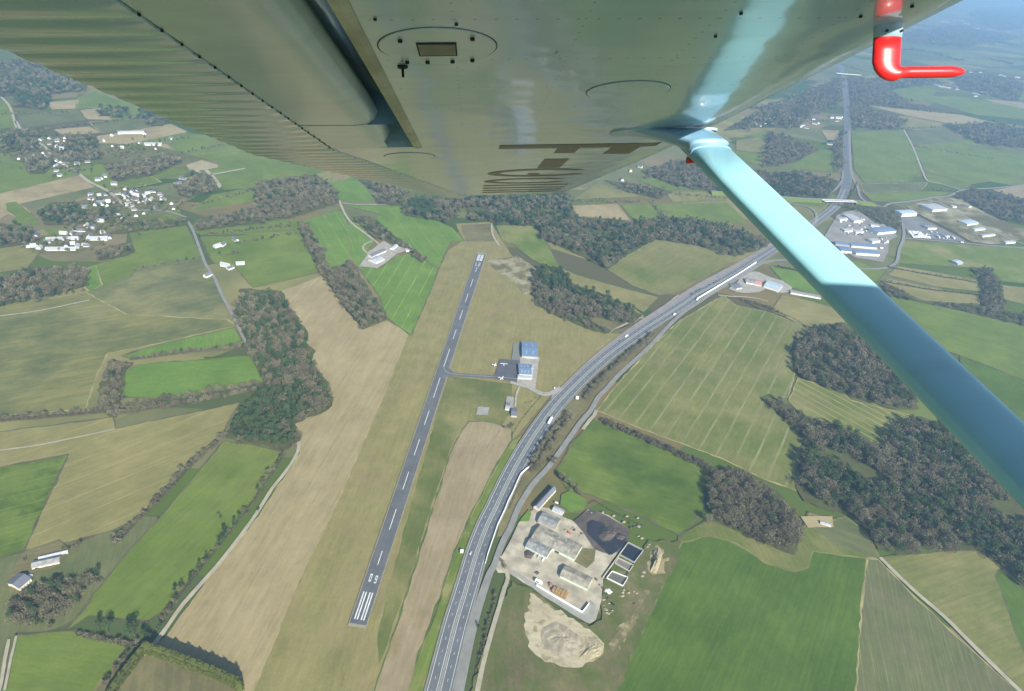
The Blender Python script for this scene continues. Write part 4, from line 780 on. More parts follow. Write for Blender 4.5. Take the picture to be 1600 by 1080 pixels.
for px, w, h, lab, gr in (
    ([(940, 656), (1000, 680), (1050, 702), (1110, 732)], 7, 4, 'thick brown hedge between the striped field and the green field by the side road', .3),
    ([(1020, 522), (985, 549), (955, 578), (912, 624)], 6, 4, 'scrubby grey hedge between the highway and side road near the hangars', .3),
    ([(893, 648), (866, 668), (848, 692), (828, 738)], 6, 4, 'scrubby grey hedge between the highway and side road above the white wall', .3),
    ([(815, 745), (806, 768), (795, 795)], 3, 2, 'low scrub behind the white noise wall', .3),
    ([(182, 648), (300, 628), (405, 607)], 6, 4, 'dense brown hedge below the oblong green field', .35), ([(205, 563), (300, 551), (392, 545)], 5, 4, 'dense hedge above the oblong green field', .45),
    ([(-20, 660), (80, 652), (180, 643)], 6, 4, 'bushy hedge across the left edge below the olive field', .35), ([(352, 680), (300, 728), (265, 765), (215, 815), (182, 850)], 4, 3, 'brown hedge between the olive field and the long green field', .3),
    ([(445, 712), (400, 778), (350, 845), (285, 925), (246, 985)], 3, 3, 'low green hedge beside the pale farm track', .6), ([(120, 990), (160, 1000), (225, 1012)], 5, 4, 'grey hedge at the foot of the long green field', .4),
    ([(760, 700), (782, 672)], 1.5, 1, 'short dark ditch scrub beside the brown field near the club', .5), ([(848, 616), (815, 655), (800, 680)], 2, 1.5, 'thin hedge between the club lawn and the highway', .6),
    ([(1385, 418), (1450, 430), (1525, 442)], 5, 3, 'brown hedge under the small shed field', .3), ([(1375, 440), (1450, 453), (1530, 462)], 5, 3, 'lower brown hedge right of the strut', .3),
    ([(1215, 417), (1262, 428), (1300, 442)], 6, 4, 'brown hedge behind the farm right of the highway', .3), ([(1202, 484), (1240, 498), (1262, 512)], 3, 2, 'low hedge along the top of the striped field', .4),
    ([(1160, 470), (1190, 485), (1208, 490)], 5, 3, 'scrub around the garden of the farm right of the highway', .5), ([(775, 925), (762, 975), (750, 1020), (742, 1060)], 3, 1.5, 'low scrub strip between highway and farm track', .3),
    ([(640, 1075), (665, 985), (705, 875), (735, 808)], .8, .6, 'thin dark hedge line along the right side of the brown field', .6), ([(1245, 520), (1238, 548), (1242, 580)], 4, 3, 'hedge on the edge of the wood left of the strut', .6),
    ([(340, 800), (346, 810)], 3, 2, 'small bush clump beside the track bend', .7), ([(40, 868), (80, 858), (125, 852)], 3, 2, 'scrub behind the lower left farm barn', .3), ([(935, 905), (955, 940), (970, 960)], 4, 1.5, 'weedy bushes on the waste ground beside the slurry tanks', .8),
    ([(868, 742), (890, 758), (906, 775)], 4, 3, 'bushes at the corner of the farmhouse garden', .3), ([(1002, 492), (985, 508), (952, 520)], 4, 3, 'scrub at the foot of the copse beside the highway', .3)):
    hedge(px, w, h, lab, gr)

# ------------------------------------------------------------------ buildings
def flatmat(name, c, rough=.6, **k): return simple(name, c, rough, var=.07, **k)
M_ = {'white': flatmat('white_render', (.62, .6, .54)), 'cream': flatmat('cream_render', (.62, .55, .42)), 'grey': flatmat('grey_cladding', (.3, .3, .29)), 'stone': flatmat('stone_wall', (.4, .36, .28), .9),
      'slate': flatmat('slate_roof', (.12, .125, .14), .55), 'fibre': simple('fibre_cement_roof', (.21, .21, .19), .9, var=.3, vs=.2), 'fibre2': simple('weathered_roof', (.25, .225, .165), .9, var=.35, vs=.15), 'tile': flatmat('clay_tile_roof', (.42, .22, .17), .85),
      'blue': flatmat('blue_metal_roof', (.13, .19, .28), .4), 'paleblue': flatmat('pale_metal_roof', (.36, .43, .46), .4), 'zinc': simple('zinc_roof', (.36, .37, .37), .5, var=.2, vs=.2), 'glass': flatmat('window_glass', (.05, .06, .07), .15),
      'skyl': flatmat('skylight', (.27, .32, .34), .5), 'mint': flatmat('mint_cladding', (.5, .58, .46)), 'dark': flatmat('dark_opening', (.03, .03, .035), .8), 'rust': flatmat('rusty_metal', (.25, .12, .07), .8)}
def building(name, q, eave, rise, wall, roof, label, cat, ground_px=False, ribs=0, sky=0, doors=(), windows=0, group=None, over=.35, mono=False):
    """q: four photo pixels of the eaves (ridge runs along q0->q1), or ground corners"""
    h = 0 if ground_px else eave
    P = [G(x, y, h)[:2] for x, y in q]; c = sum(P) / 4
    ux = nrm((P[1] - P[0]) + (P[2] - P[3])); uy = np.array([-ux[1], ux[0]])
    if np.dot(P[3] - P[0], uy) < 0: uy = -uy
    L = (np.linalg.norm(P[1] - P[0]) + np.linalg.norm(P[2] - P[3])) / 4; Wd = (abs(np.dot(P[3] - P[0], uy)) + abs(np.dot(P[2] - P[1], uy))) / 4
    rz = math.atan2(ux[1], ux[0]); fl = 1 if np.cross(ux, uy) > 0 else -1
    e = empty(name, (c[0], c[1], 0), label, cat, group, rz)
    w = MB(); w.box(-L, L, -Wd, Wd, 0, eave)
    for s in (-1, 1):
        x = s * L; x2 = s * (L - .25)
        if not mono: w.add([(x, -Wd, eave), (x, Wd, eave), (x, 0, eave + rise), (x2, -Wd, eave), (x2, Wd, eave), (x2, 0, eave + rise)], [(0, 1, 2), (5, 4, 3), (0, 2, 5, 3), (1, 4, 5, 2)])
    w.build('wall', M_[wall], e)
    r = MB(); a = L + over; t = .16
    if mono:
        r.add([(-a, -Wd - over, eave + .02), (a, -Wd - over, eave + .02), (a, Wd + over, eave + rise), (-a, Wd + over, eave + rise)] + [(-a, -Wd - over, eave + .02 + t), (a, -Wd - over, eave + .02 + t), (a, Wd + over, eave + rise + t), (-a, Wd + over, eave + rise + t)],
              [(0, 3, 2, 1), (4, 5, 6, 7), (0, 1, 5, 4), (1, 2, 6, 5), (2, 3, 7, 6), (3, 0, 4, 7)])
    else:
        sl = rise / Wd; y = Wd + over; ze = eave + .03 - over * sl; zr = eave + .03 + rise
        r.add([(-a, -y, ze), (a, -y, ze), (a, 0, zr), (-a, 0, zr), (a, y, ze), (-a, y, ze), (-a, -y, ze + t), (a, -y, ze + t), (a, 0, zr + t), (-a, 0, zr + t), (a, y, ze + t), (-a, y, ze + t)],
              [(0, 3, 2, 1), (3, 5, 4, 2), (6, 7, 8, 9), (9, 8, 10, 11), (0, 1, 7, 6), (4, 5, 11, 10), (1, 2, 8, 7), (2, 4, 10, 8), (5, 3, 9, 11), (3, 0, 6, 9)])
    ro = r.build('roof', M_[roof], e)
    if ribs:
        b = MB(); sl = rise / Wd
        for i in range(ribs):
            x = -L + 2 * L * (i + .5) / ribs
            for s in (-1, 1): b.add([(x - .12, 0, eave + rise + .25), (x + .12, 0, eave + rise + .25), (x + .12, s * Wd, eave + .25), (x - .12, s * Wd, eave + .25)], [(0, 1, 2, 3)])
        b.build('roof_seams', M_[roof], ro)
    for i in range(sky):
        x = -L * .8 + 1.6 * L * (i + .5) / sky
        for s in (-1, 1):
            sl = rise / Wd; MB().add([(x - .8, s * Wd * .3, eave + rise * .7 + .24), (x + .8, s * Wd * .3, eave + rise * .7 + .24), (x + .8, s * Wd * .75, eave + rise * .25 + .24), (x - .8, s * Wd * .75, eave + rise * .25 + .24)], [(0, 1, 2, 3)]).build('skylight', M_['skyl'], ro)
    for side, x0, x1, z1, mt in doors:
        d = MB(); yy = side * Wd
        d.box(x0 * L, x1 * L, yy - .08 if side < 0 else yy - .02, yy + .02 if side < 0 else yy + .08, .05, z1 * eave); d.build('door', M_[mt], e)
    for i in range(windows):
        x = -L * .85 + 1.7 * L * (i + .5) / windows
        for s in (-1, 1): MB().box(x - .5, x + .5, s * Wd - .05, s * Wd + .05, 1.0, 2.2).build('window', M_['glass'], e)
    return e, L, Wd
nD = (-1, 1)
building('aircraft_hangar', ZH([(625, 102), (795, 112), (786, 272), (606, 255)]), 6, 1.6, 'grey', 'blue', 'larger blue-roofed hangar, farther from the clubhouse', 'hangar', ribs=14, sky=2, doors=((-1, -.7, .7, .8, 'zinc'),))
building('aircraft_hangar', ZH([(590, 350), (722, 356), (712, 472), (572, 466)]), 5.5, 1.4, 'white', 'blue', 'smaller blue-roofed hangar with a white front beside the dark apron', 'hangar', ribs=8, sky=3, doors=((-1, -.8, -.1, .8, 'zinc'), (-1, 0, .8, .8, 'zinc')))
building('lean_to', ZH([(724, 362), (744, 364), (732, 515), (714, 512)]), 3.2, .6, 'white', 'zinc', 'narrow white lean-to along the right side of the smaller hangar', 'shed')
building('store', ZH([(574, 474), (712, 482), (712, 512), (564, 506)]), 4, .4, 'white', 'zinc', 'low white annexe at the near end of the smaller hangar', 'annexe', windows=4)
building('clubhouse', ZH([(505, 848), (562, 852), (556, 938), (488, 930)]), 3.2, 1.8, 'white', 'slate', 'white clubhouse with a dark slate roof below the hangars', 'clubhouse', windows=4, doors=((1, -.1, .1, .65, 'glass'),))
building('shed', ZH([(434, 822), (480, 830), (474, 862), (428, 855)]), 3, .6, 'white', 'zinc', 'small white shed on the paved square beside the clubhouse', 'shed')
building('kiosk', ZH([(440, 785), (482, 790), (480, 808), (436, 804)]), 2.6, .4, 'dark', 'slate', 'tiny dark hut beside the white shed near the clubhouse', 'hut')
building('farmhouse', ZF([(352, 132), (235, 262), (262, 283), (385, 150)]), 4.5, 3.2, 'cream', 'slate', 'long slate-roofed farmhouse beside the side road, cream gable end', 'farmhouse', windows=6)
building('outhouse', ZF([(372, 262), (440, 290), (424, 322), (360, 290)]), 3, 1.2, 'white', 'zinc', 'small pale outhouse between farmhouse and barns', 'outhouse')
building('barn', ZF([(295, 298), (416, 352), (378, 415), (262, 368)]), 5, 2, 'stone', 'fibre', 'squarish grey-roofed barn just below the farmhouse', 'barn', ribs=8)
building('cattle_barn', ZF([(272, 388), (566, 528), (506, 622), (225, 478)]), 5.5, 2.6, 'mint', 'fibre2', 'longest barn of the farm with a weathered two-tone roof', 'barn', ribs=22, sky=5, doors=((-1, .1, .3, .8, 'dark'),))
building('cattle_barn', ZF([(222, 470), (366, 545), (318, 606), (176, 535)]), 4.6, 1.8, 'mint', 'fibre', 'lower grey-roofed barn joined to the longest barn', 'barn', ribs=12, sky=3)
building('machine_shed', ZF([(442, 660), (628, 748), (598, 822), (416, 735)]), 5, 2.2, 'mint', 'fibre2', 'free-standing barn with a mint gable in the middle of the yard', 'barn', ribs=14)
building('stable', Z9([(205, 270), (372, 228), (375, 275), (200, 305)]), 4, 2.2, 'cream', 'fibre', 'long cream-walled barn of the lower left farm', 'barn', windows=3, doors=((-1, -.8, -.6, .7, 'dark'),))
building('stable', Z9([(235, 240), (420, 196), (428, 210), (250, 252)]), 3, .9, 'stone', 'zinc', 'narrow zinc-roofed shed behind the cream barn of the lower left farm', 'shed')
building('farmhouse', Z9([(85, 375), (150, 320), (165, 400), (80, 470)]), 4.5, 2.8, 'cream', 'slate', 'slate-roofed house of the lower left farm with a sunlit cream gable', 'farmhouse', windows=4)
building('shed', Z9([(168, 348), (192, 350), (188, 388), (165, 386)]), 2.6, .5, 'white', 'zinc', 'small bright white shed beside the lower left farmhouse', 'shed')
building('farmhouse', [(577, 398), (600, 388), (602, 392), (579, 402)], 4.5, 2.4, 'white', 'slate', 'long white farmhouse at the end of the curved lane left of the runway', 'farmhouse')
building('barn', [(578, 404), (590, 399), (599, 405), (585, 412)], 4.5, 1.8, 'white', 'zinc', 'pale square barn nearest the bright green diamond field', 'barn')
building('barn', [(610, 387), (618, 381), (621, 384), (613, 390)], 4, 1.6, 'white', 'zinc', 'small pale barn behind the farmhouse at the curved lane', 'barn')
building('shed', [(632, 388), (640, 387), (642, 391), (634, 392)], 3, .8, 'white', 'zinc', 'small pale shed at the right end of the curved-lane farm', 'shed')
building('farmhouse', ZR([(170, 312), (240, 306), (130, 388), (72, 398)]), 4.5, 2.5, 'white', 'slate', 'white house with dark slate roof right beside the highway wall', 'farmhouse', windows=3)
building('house', ZR([(290, 268), (400, 285), (365, 330), (250, 310)]), 4.5, 2.2, 'white', 'fibre', 'grey-roofed house between the slate house and the red roof', 'house', windows=3)
building('house', ZR([(402, 285), (476, 300), (440, 348), (368, 332)]), 4.5, 2.2, 'cream', 'tile', 'red clay-tiled house next to the pale metal barn', 'house', windows=3)
building('barn', ZR([(530, 290), (712, 345), (662, 412), (490, 352)]), 5.5, 1.8, 'white', 'paleblue', 'large pale metal barn beside the red-tiled house', 'barn', ribs=10)
building('poultry_house', ZR([(812, 405), (1150, 465), (1172, 500), (795, 432)]), 3.6, 1.2, 'white', 'fibre', 'very long low white shed running under the strut', 'shed')
for q, e, r, w, ro, lab in (
    ([(282, 205), (362, 256), (335, 280), (250, 228)], 7, 1, 'white', 'zinc', 'long pale warehouse at the back left of the works yard'), ([(432, 322), (592, 308), (610, 345), (490, 358)], 8, 1.5, 'white', 'blue', 'wide blue-roofed warehouse with a bright white front beside the curved road'),
    ([(432, 402), (490, 396), (500, 418), (438, 426)], 7, .5, 'white', 'zinc', 'small cubic white warehouse above the twin long roofs'), ([(278, 432), (470, 448), (480, 470), (290, 455)], 6, 1.2, 'white', 'blue', 'rear one of the twin long blue-grey roofs'),
    ([(300, 482), (494, 494), (492, 520), (330, 510)], 7, 1.2, 'white', 'blue', 'front one of the twin long roofs, with a bright white wall'), ([(160, 420), (272, 436), (276, 452), (175, 440)], 6, 1, 'grey', 'blue', 'blue-grey workshop touching the strut edge, rear'),
    ([(190, 458), (278, 468), (290, 500), (215, 492)], 6, 1, 'white', 'blue', 'blue-grey workshop touching the strut edge, front'), ([(622, 187), (745, 182), (785, 208), (680, 216)], 9, 1.5, 'white', 'paleblue', 'pale blue-roofed hall just right of the roundabout'),
    ([(842, 142), (932, 137), (1020, 175), (890, 187)], 8, .8, 'white', 'zinc', 'big white flat-roofed hall at the back of the estate'), ([(832, 297), (900, 302), (944, 318), (880, 324)], 6, .8, 'white', 'fibre', 'grey and white hall in the middle of the lorry park'),
    ([(1132, 266), (1200, 252), (1250, 284), (1150, 296)], 6, 1, 'white', 'paleblue', 'pale blue hall beside the diagonal estate road'), ([(1202, 322), (1288, 314), (1300, 328), (1228, 338)], 5, 1, 'white', 'paleblue', 'small pale blue hall below the diagonal road'),
    ([(1272, 372), (1372, 362), (1378, 372), (1284, 384)], 5, .6, 'white', 'zinc', 'long thin white shed at the lower end of the estate'), ([(1050, 150), (1080, 148), (1082, 160), (1052, 162)], 5, .6, 'white', 'zinc', 'tiny white block on the bare plot at the back of the estate'),
    ([(1150, 135), (1200, 155), (1190, 162), (1145, 145)], 5, .6, 'cream', 'fibre', 'grey sheds at the far back corner of the estate'), ([(1450, 418), (1520, 415), (1530, 428), (1455, 434)], 4, .8, 'white', 'zinc', 'white pavilion at the right corner of the estate'),
    ([(1068, 562), (1105, 560), (1125, 585), (1080, 600)], 5, 1.5, 'grey', 'paleblue', 'lone grey-blue shed in the long green field'), ([(230, 325), (290, 322), (298, 342), (236, 345)], 5, .8, 'white', 'zinc', 'white unit in the centre left of the works yard'),
    ([(310, 335), (370, 332), (372, 350), (318, 354)], 5, .8, 'white', 'zinc', 'white unit in the centre right of the works yard'), ([(190, 248), (250, 238), (262, 252), (200, 262)], 5, .8, 'white', 'zinc', 'pale unit at the upper left of the works yard'),
    ([(435, 288), (500, 298), (500, 306), (440, 302)], 4, .6, 'white', 'zinc', 'low white row behind the blue-roofed warehouse')):
    building('warehouse', ZI(q), e, r, w, ro, lab, 'warehouse', sky=3 if e >= 7 else 0)
# far houses: one model of each colour copied
HOUSE = {}
def far_house(x, y, L, Wd, rz, style, label, group):
    if style not in HOUSE:
        w, r = {'w': ('white', 'slate'), 'c': ('cream', 'tile'), 'z': ('white', 'zinc')}[style]
        a = MB().box(-.5, .5, -.5, .5, 0, 1).add([(-.5, -.5, 1), (-.5, .5, 1), (-.5, 0, 1.7), (.5, -.5, 1), (.5, .5, 1), (.5, 0, 1.7)], [(0, 2, 1), (3, 4, 5)]).build('wall', M_[w])
        b = MB().add([(-.54, -.56, .95), (.54, -.56, .95), (.54, 0, 1.78), (-.54, 0, 1.78), (.54, .56, .95), (-.54, .56, .95), (-.54, -.56, .88), (.54, -.56, .88), (.54, .56, .88), (-.54, .56, .88)], [(0, 1, 2, 3), (3, 2, 4, 5), (0, 6, 7, 1), (5, 4, 8, 9)]).build('roof', M_[r])
        HOUSE[style] = (a.data, b.data); bpy.data.objects.remove(a); bpy.data.objects.remove(b)
    p_ = G(x, y); e = empty('house', (p_[0], p_[1], 0), label, 'house', group, rz); e.scale = (L, Wd, rnd.uniform(3.2, 4.8))
    link(bpy.data.objects.new('wall', HOUSE[style][0]), e); link(bpy.data.objects.new('roof', HOUSE[style][1]), e)
lv = [(290, 180), (350, 168), (405, 183), (440, 245), (500, 272), (395, 362), (465, 347), (620, 335), (545, 350), (430, 335), (690, 460), (715, 448), (740, 436), (805, 490), (885, 527), (925, 547), (965, 540), (905, 580), (640, 562), (700, 568), (712, 625), (738, 607), (915, 612), (955, 603), (1005, 610), (930, 642), (905, 638), (600, 657), (1098, 658), (945, 672), (1020, 697), (958, 715), (680, 745), (702, 752), (640, 803), (578, 820), (560, 845), (257, 857), (600, 920), (545, 932), (240, 930), (280, 942), (770, 862), (1148, 600), (790, 145), (840, 132), (1020, 135), (450, 840), (985, 618), (830, 715), (870, 725), (1060, 600), (1040, 555), (660, 790)]
for i, (x, y) in enumerate(lv):
    far_house(x / 4.5, 180 + y / 4.5, rnd.uniform(8, 15), rnd.uniform(6, 8.5), rnd.choice([.3, 1.9]) + rnd.uniform(-.3, .3), rnd.choice('wwz'), 'white village house among gardens left of the airfield', 'houses of the left village')
for cx_, cy_, n_, r_ in ((930, 590, 16, 70), (700, 620, 6, 60), (390, 190, 7, 60), (430, 350, 6, 60), (560, 880, 10, 90), (650, 800, 6, 50), (250, 930, 4, 40), (1100, 620, 6, 60), (940, 200, 6, 90), (160, 270, 5, 70)):
    for _ in range(n_):
        far_house((cx_ + rnd.gauss(0, r_)) / 4.5, 180 + (cy_ + rnd.gauss(0, r_ * .5)) / 4.5, rnd.uniform(6, 12), rnd.uniform(5, 7.5), rnd.choice([.3, 1.9]) + rnd.uniform(-.3, .3), rnd.choice('wwz'), 'white village house among gardens left of the airfield', 'houses of the left village')
for x, y, L, rz in ((430, 878, 44, .35), (690, 877, 34, .3), (437, 950, 48, .25), (925, 128, 60, .4), (1080, 210, 40, .3)):
    far_house(x / 4.5, 180 + y / 4.5, L, 12, rz, 'z', 'long pale farm shed in the left village', 'long sheds of the left village')
for x, y in [(1010, 520), (1040, 533), (1060, 540), (1090, 547), (1115, 552), (1160, 548), (1212, 545), (1235, 552), (1270, 552), (1320, 545), (1290, 602), (1345, 583), (1372, 595), (1420, 582), (1440, 602), (1490, 570), (1520, 607), (1540, 572), (1300, 590), (1180, 560), (1270, 458), (1320, 455), (1450, 470), (1558, 487), (1480, 478)]:
    far_house(1200 + x / 4, y / 4, rnd.uniform(22, 40), rnd.uniform(12, 18), rnd.uniform(0, 3), rnd.choice('wwz'), 'tiny white house of the hamlet below the red probe', 'houses of the hamlet below the probe')
for x, y in [(1400, 130), (1430, 138), (1385, 122), (1160, 206), (1195, 212), (1110, 140), (1032, 214), (1310, 182), (1290, 180), (1240, 150), (1120, 200), (1360, 40), (1575, 35), (1210, 130)]:
    far_house(1200 + x / 4, y / 4, rnd.uniform(60, 90), rnd.uniform(25, 40), rnd.uniform(0, 3), 'z', 'white speck of a farm near the hazy horizon', 'farms near the horizon')
for x, y in [(395, 738), (440, 742), (450, 732), (430, 758), (275, 746), (292, 776), (135, 750), (240, 802), (210, 795), (535, 768), (570, 770), (600, 773), (615, 774), (400, 893), (415, 900), (385, 903), (30, 651), (0, 762), (10, 748), (-90, 770), (-30, 775), (-60, 790), (20, 775), (305, 770)]:
    far_house(1200 + x / 4, y / 4, rnd.uniform(18, 28), rnd.uniform(10, 14), rnd.uniform(0, 3), rnd.choice('wwz'), 'small white house near the far highway, beyond the interchange', 'houses near the far highway')
for x, y, st in [(360, 420, 'w'), (348, 384, 'w'), (325, 432, 'w'), (352, 416, 'z'), (340, 386, 'z'), (376, 413, 'z'), (368, 376, 'w'), (278, 288, 'w'), (286, 281, 'w'), (972, 282, 'w'), (985, 268, 'c'), (1000, 262, 'w'), (620, 300, 'w')]:
    far_house(x, y, rnd.uniform(11, 17), 8, rnd.uniform(0, 3), st, 'isolated pale house among fields near the top of the picture', 'isolated pale houses')
# ---- walls and tanks
def wall(px, h, w, mat, name, label, cat='wall'):
    P = [G(*q)[:2] for q in px]; m_ = MB(); rings = []
    for i, p_ in enumerate(P):
        d = nrm(P[min(i + 1, len(P) - 1)] - P[max(i - 1, 0)]); n = np.array([-d[1], d[0]]) * w / 2
        rings.append([(*(p_ + n), zl - .3), (*(p_ - n), zl - .3), (*(p_ - n), zl + h), (*(p_ + n), zl + h)])
    return tag(m_.loft(rings).build(name, mat), label, cat)
m_ww = flatmat('white_concrete', (.78, .77, .72))
wall([(758.5, 882), (762, 868), (777.5, 822), (788.5, 799), (794, 785), (801.5, 770), (808, 755), (813, 744), (820, 737), (829, 730)], 2.6, .5, m_ww, 'noise_wall', 'white noise wall curving along the highway above the farm')
wall([(1088, 469.5), (1120, 450), (1150, 432), (1181, 412)], 3.4, .6, m_ww, 'noise_wall', 'straight white noise wall beside the far stretch of highway')
wall(ZF([(250, 808), (400, 898), (558, 990), (604, 932)]), 2.6, .5, m_ww, 'retaining_wall', 'long white L-shaped wall along the lower edge of the farm yard')
wall(ZF([(696, 758), (780, 640), (866, 520)]), 1.8, .7, M_['stone'], 'retaining_wall', 'grey wall between the stained ground and the slurry tanks')
def tank(q, h, label, floor, wm='grey', thick=.5):
    P = [G(*p_)[:2] for p_ in ZF(q)]; c = sum(P) / 4; e = empty('slurry_tank', (c[0], c[1], 0), label, 'tank')
    P = [p_ - c for p_ in P]
    for i in range(4):
        a, b = P[i], P[(i + 1) % 4]; d = nrm(b - a) * thick * .45
        MB().bar(a + d, b - d, thick, zl - .2, zl + h + .01 * i).build('wall', M_[wm], e)
    flat('floor', [p_ * .99 for p_ in P], floor, zl + h * .45 if floor is m_wet else zl + .1, e, None)
m_slurry = flatmat('slurry', (.02, .024, .03), .12)
m_wet2 = m_slurry
tank([(868, 520), (970, 572), (908, 655), (806, 600)], 2.2, 'large open slurry tank with dark liquid, uppermost of the row', m_slurry)
tank([(800, 622), (902, 672), (876, 712), (778, 656)], 1.6, 'middle empty concrete bunker with a white rim', flatmat('bunker_floor', (.16, .14, .12)), 'stone')
tank([(760, 712), (866, 755), (832, 812), (722, 758)], 1.8, 'lowest concrete bunker of the row with a white rim', flatmat('bunker_mud', (.1, .1, .08)), 'white')
# ---- heaps
def heap(px, h, mat, name, label, cat='heap', n=7, rough=.35):
    P = [G(*q)[:2] for q in px]; c = sum(P) / len(P); Q = []
    for i, a in enumerate(P):
        b = P[(i + 1) % len(P)]
        for k in range(3): Q.append(a + (b - a) * k / 3)
    rings = []
    for j in range(n):
        f = 1 - j / (n - .6); z = h * math.sin((1 - f) * 1.5)
        rings.append([(*((q - c) * f * (1 + rnd.uniform(-.06, .06))), z * (1 + rnd.uniform(-rough, rough) * (j > 0)) + (zl - .2 if j == 0 else zl - .1)) for q in Q])
    o = MB().loft(rings).build(name, mat, loc=(c[0], c[1], 0)); return tag(o, label, cat)
m_sand = simple('quarry_sand', alb((206, 192, 150)), 1, var=.2, vs=.25); m_spoil = simple('spoil', alb((196, 184, 154)), 1, var=.3, vs=.2); m_straw = simple('straw', alb((206, 168, 110)), 1, var=.2, vs=.5)
heap(ZB([(180, 690), (260, 640), (350, 680), (450, 760), (460, 820), (380, 880), (260, 870), (170, 800)]), 1.2, m_spoil, 'spoil_heap', 'grey-brown spoil heap in the middle of the sand pit')
heap(ZB([(450, 740), (540, 760), (575, 800), (550, 870), (470, 900), (410, 880), (460, 820)]), 1.6, m_sand, 'sand_heap', 'pale ragged heap on the right rim of the sand pit')
heap(ZB([(870, 210), (915, 175), (940, 220), (920, 300), (900, 350), (860, 340), (890, 280)]), 4, m_sand, 'rubble_heap', 'pale narrow rubble heap beside the deep green field')
heap(ZF([(690, 440), (740, 400), (830, 420), (870, 460), (800, 450), (760, 490), (700, 500), (665, 470)]), 3, m_dark, 'manure_heap', 'brown manure heap beside the dark puddle')
heap(ZF([(780, 460), (830, 455), (855, 480), (830, 500), (790, 490)]), 2, m_dark, 'manure_heap', 'small brown heap between the puddle arms')
heap(ZF([(165, 575), (200, 560), (235, 590), (215, 630), (170, 620)]), 2, m_dark, 'manure_heap', 'dark heap beside the parked trailers by the large barn')
heap(ZF([(230, 715), (255, 705), (275, 720), (255, 735)]), 1, m_dark, 'tyre_pile', 'small dark tyre pile in the open yard', 'pile')
heap(ZF([(325, 790), (350, 785), (360, 810), (335, 820)]), 2.4, M_['rust'], 'scrap_pile', 'rusty scrap pile beside the straw stack', 'pile')
heap(ZF([(705, 830), (740, 825), (765, 850), (740, 865), (712, 855)]), 1.2, m_ww, 'bag_pile', 'white wrapped bales lying below the bunkers', 'pile')
def stack(q, h, label):
    P = [G(*p_)[:2] for p_ in ZF(q)]; c = sum(P) / 4; e = empty('straw_stack', (c[0], c[1], 0), label, 'straw stack'); P = [p_ - c for p_ in P]
    for i in range(5):
        for j in range(2):
            f0, f1, g0, g1 = i / 5 + .01, (i + 1) / 5 - .01, j / 2 + .01, (j + 1) / 2 - .01
            bl = lambda a, b: P[0] * (1 - a) * (1 - b) + P[1] * a * (1 - b) + P[2] * a * b + P[3] * (1 - a) * b
            MB().prism([tuple(bl(f0, g0)), tuple(bl(f1, g0)), tuple(bl(f1, g1)), tuple(bl(f0, g1))], zl - .2, zl + h * rnd.uniform(.75, 1)).build('bale', m_straw, e)
for i in range(46):
    reg = rnd.choice([[(600, 290), (960, 400)], [(900, 420), (1020, 560)], [(960, 700), (1120, 560)], [(800, 830), (930, 900)], [(420, 370), (560, 470)], [(700, 900), (780, 1040)]]); (x0_, y0_), (x1_, y1_) = reg
    x = rnd.uniform(x0_, x1_); y = y0_ + (y1_ - y0_) * (x - x0_) / (x1_ - x0_) + rnd.uniform(-45, 45); r_ = rnd.uniform(5, 15)
    heap(ZF([(x + r_ * rnd.uniform(.7, 1.3) * math.cos(k * 1.05), y + r_ * .7 * rnd.uniform(.7, 1.3) * math.sin(k * 1.05)) for k in range(6)]), rnd.uniform(.4, 1.3), rnd.choice([m_sand, m_spoil, m_dark, m_spoil]), 'rubble_heap', 'small low heap of rubble strewn around the farm yard edges', n=4)['group'] = 'rubble around the farm yard'
hedge(ZF([(600, 250), (640, 225), (760, 300), (900, 370), (980, 400)]), 3, 1.6, 'ragged weedy bank between the stained ground and the green field', .45, size=.5); hedge(ZF([(1000, 520), (990, 620), (1000, 700)]), 3, 1.5, 'weeds left of the pale rubble heap', .6, size=.5)
hedge(ZF([(520, 560), (640, 590), (600, 670)]), 5, 1.2, 'weedy thicket at the right end of the longest barn', .4, size=.5); hedge(ZB([(20, 420), (60, 430), (100, 450)]), 4, 2, 'scrub inside the bend of the farm track', .4); hedge(ZB([(130, 600), (150, 560), (170, 590)]), 4, 1.5, 'scrub clump on the sand pit track', .5, size=.5)
stack([(368, 818), (468, 862), (446, 902), (350, 850)], 3, 'orange-brown straw bale stack against the long white wall')
# ---- bridges over the highway
def bridge(px, w, label, piers=True):
    P = [G(*q)[:2] for q in px]; d = nrm(P[-1] - P[0]); e = empty('road_bridge', (*P[0], 0), label, 'bridge', None, math.atan2(d[1], d[0])); L = np.linalg.norm(P[-1] - P[0])
    MB().box(0, L, -w / 2, w / 2, 6.9, 7.9).build('deck', m_conc, e)
    for s in (-1, 1): MB().box(0, L, s * w / 2 - .15, s * w / 2 + .15, 7.9, 8.9).build('parapet', m_ww, e)
    for f in (.1, .5, .9): MB().box(L * f - .5, L * f + .5, -w * .4, w * .4, 0, 6.9).build('pier', m_conc, e)
bridge([(1285, 318), (1335, 319)], 12, 'concrete road bridge crossing the highway at the interchange'); bridge([(1306, 117), (1345, 120)], 16, 'distant pale bridge over the highway below the wing')
def embank(px, w0, w1, h):
    P = [G(*q)[:2] for q in px]; r = []
    for i, p_ in enumerate(P):
        d = nrm(P[min(i + 1, len(P) - 1)] - P[max(i - 1, 0)]); n = np.array([-d[1], d[0]]); hh = h[i]
        r.append([(*(p_ + n * w1), 1.2), (*(p_ - n * w1), 1.2), (*(p_ - n * w0), hh), (*(p_ + n * w0), hh)])
    return tag(MB().loft(r).build('embankment', FM('green')), kind='structure')
embank([(1110, 303), (1150, 306), (1200, 310), (1250, 314), (1285, 316)], 4.6, 14, [7.9] * 5); embank([(1335, 318.5), (1350, 320), (1366, 322)], 4.6, 12, [7.9, 7.9, 7.5])
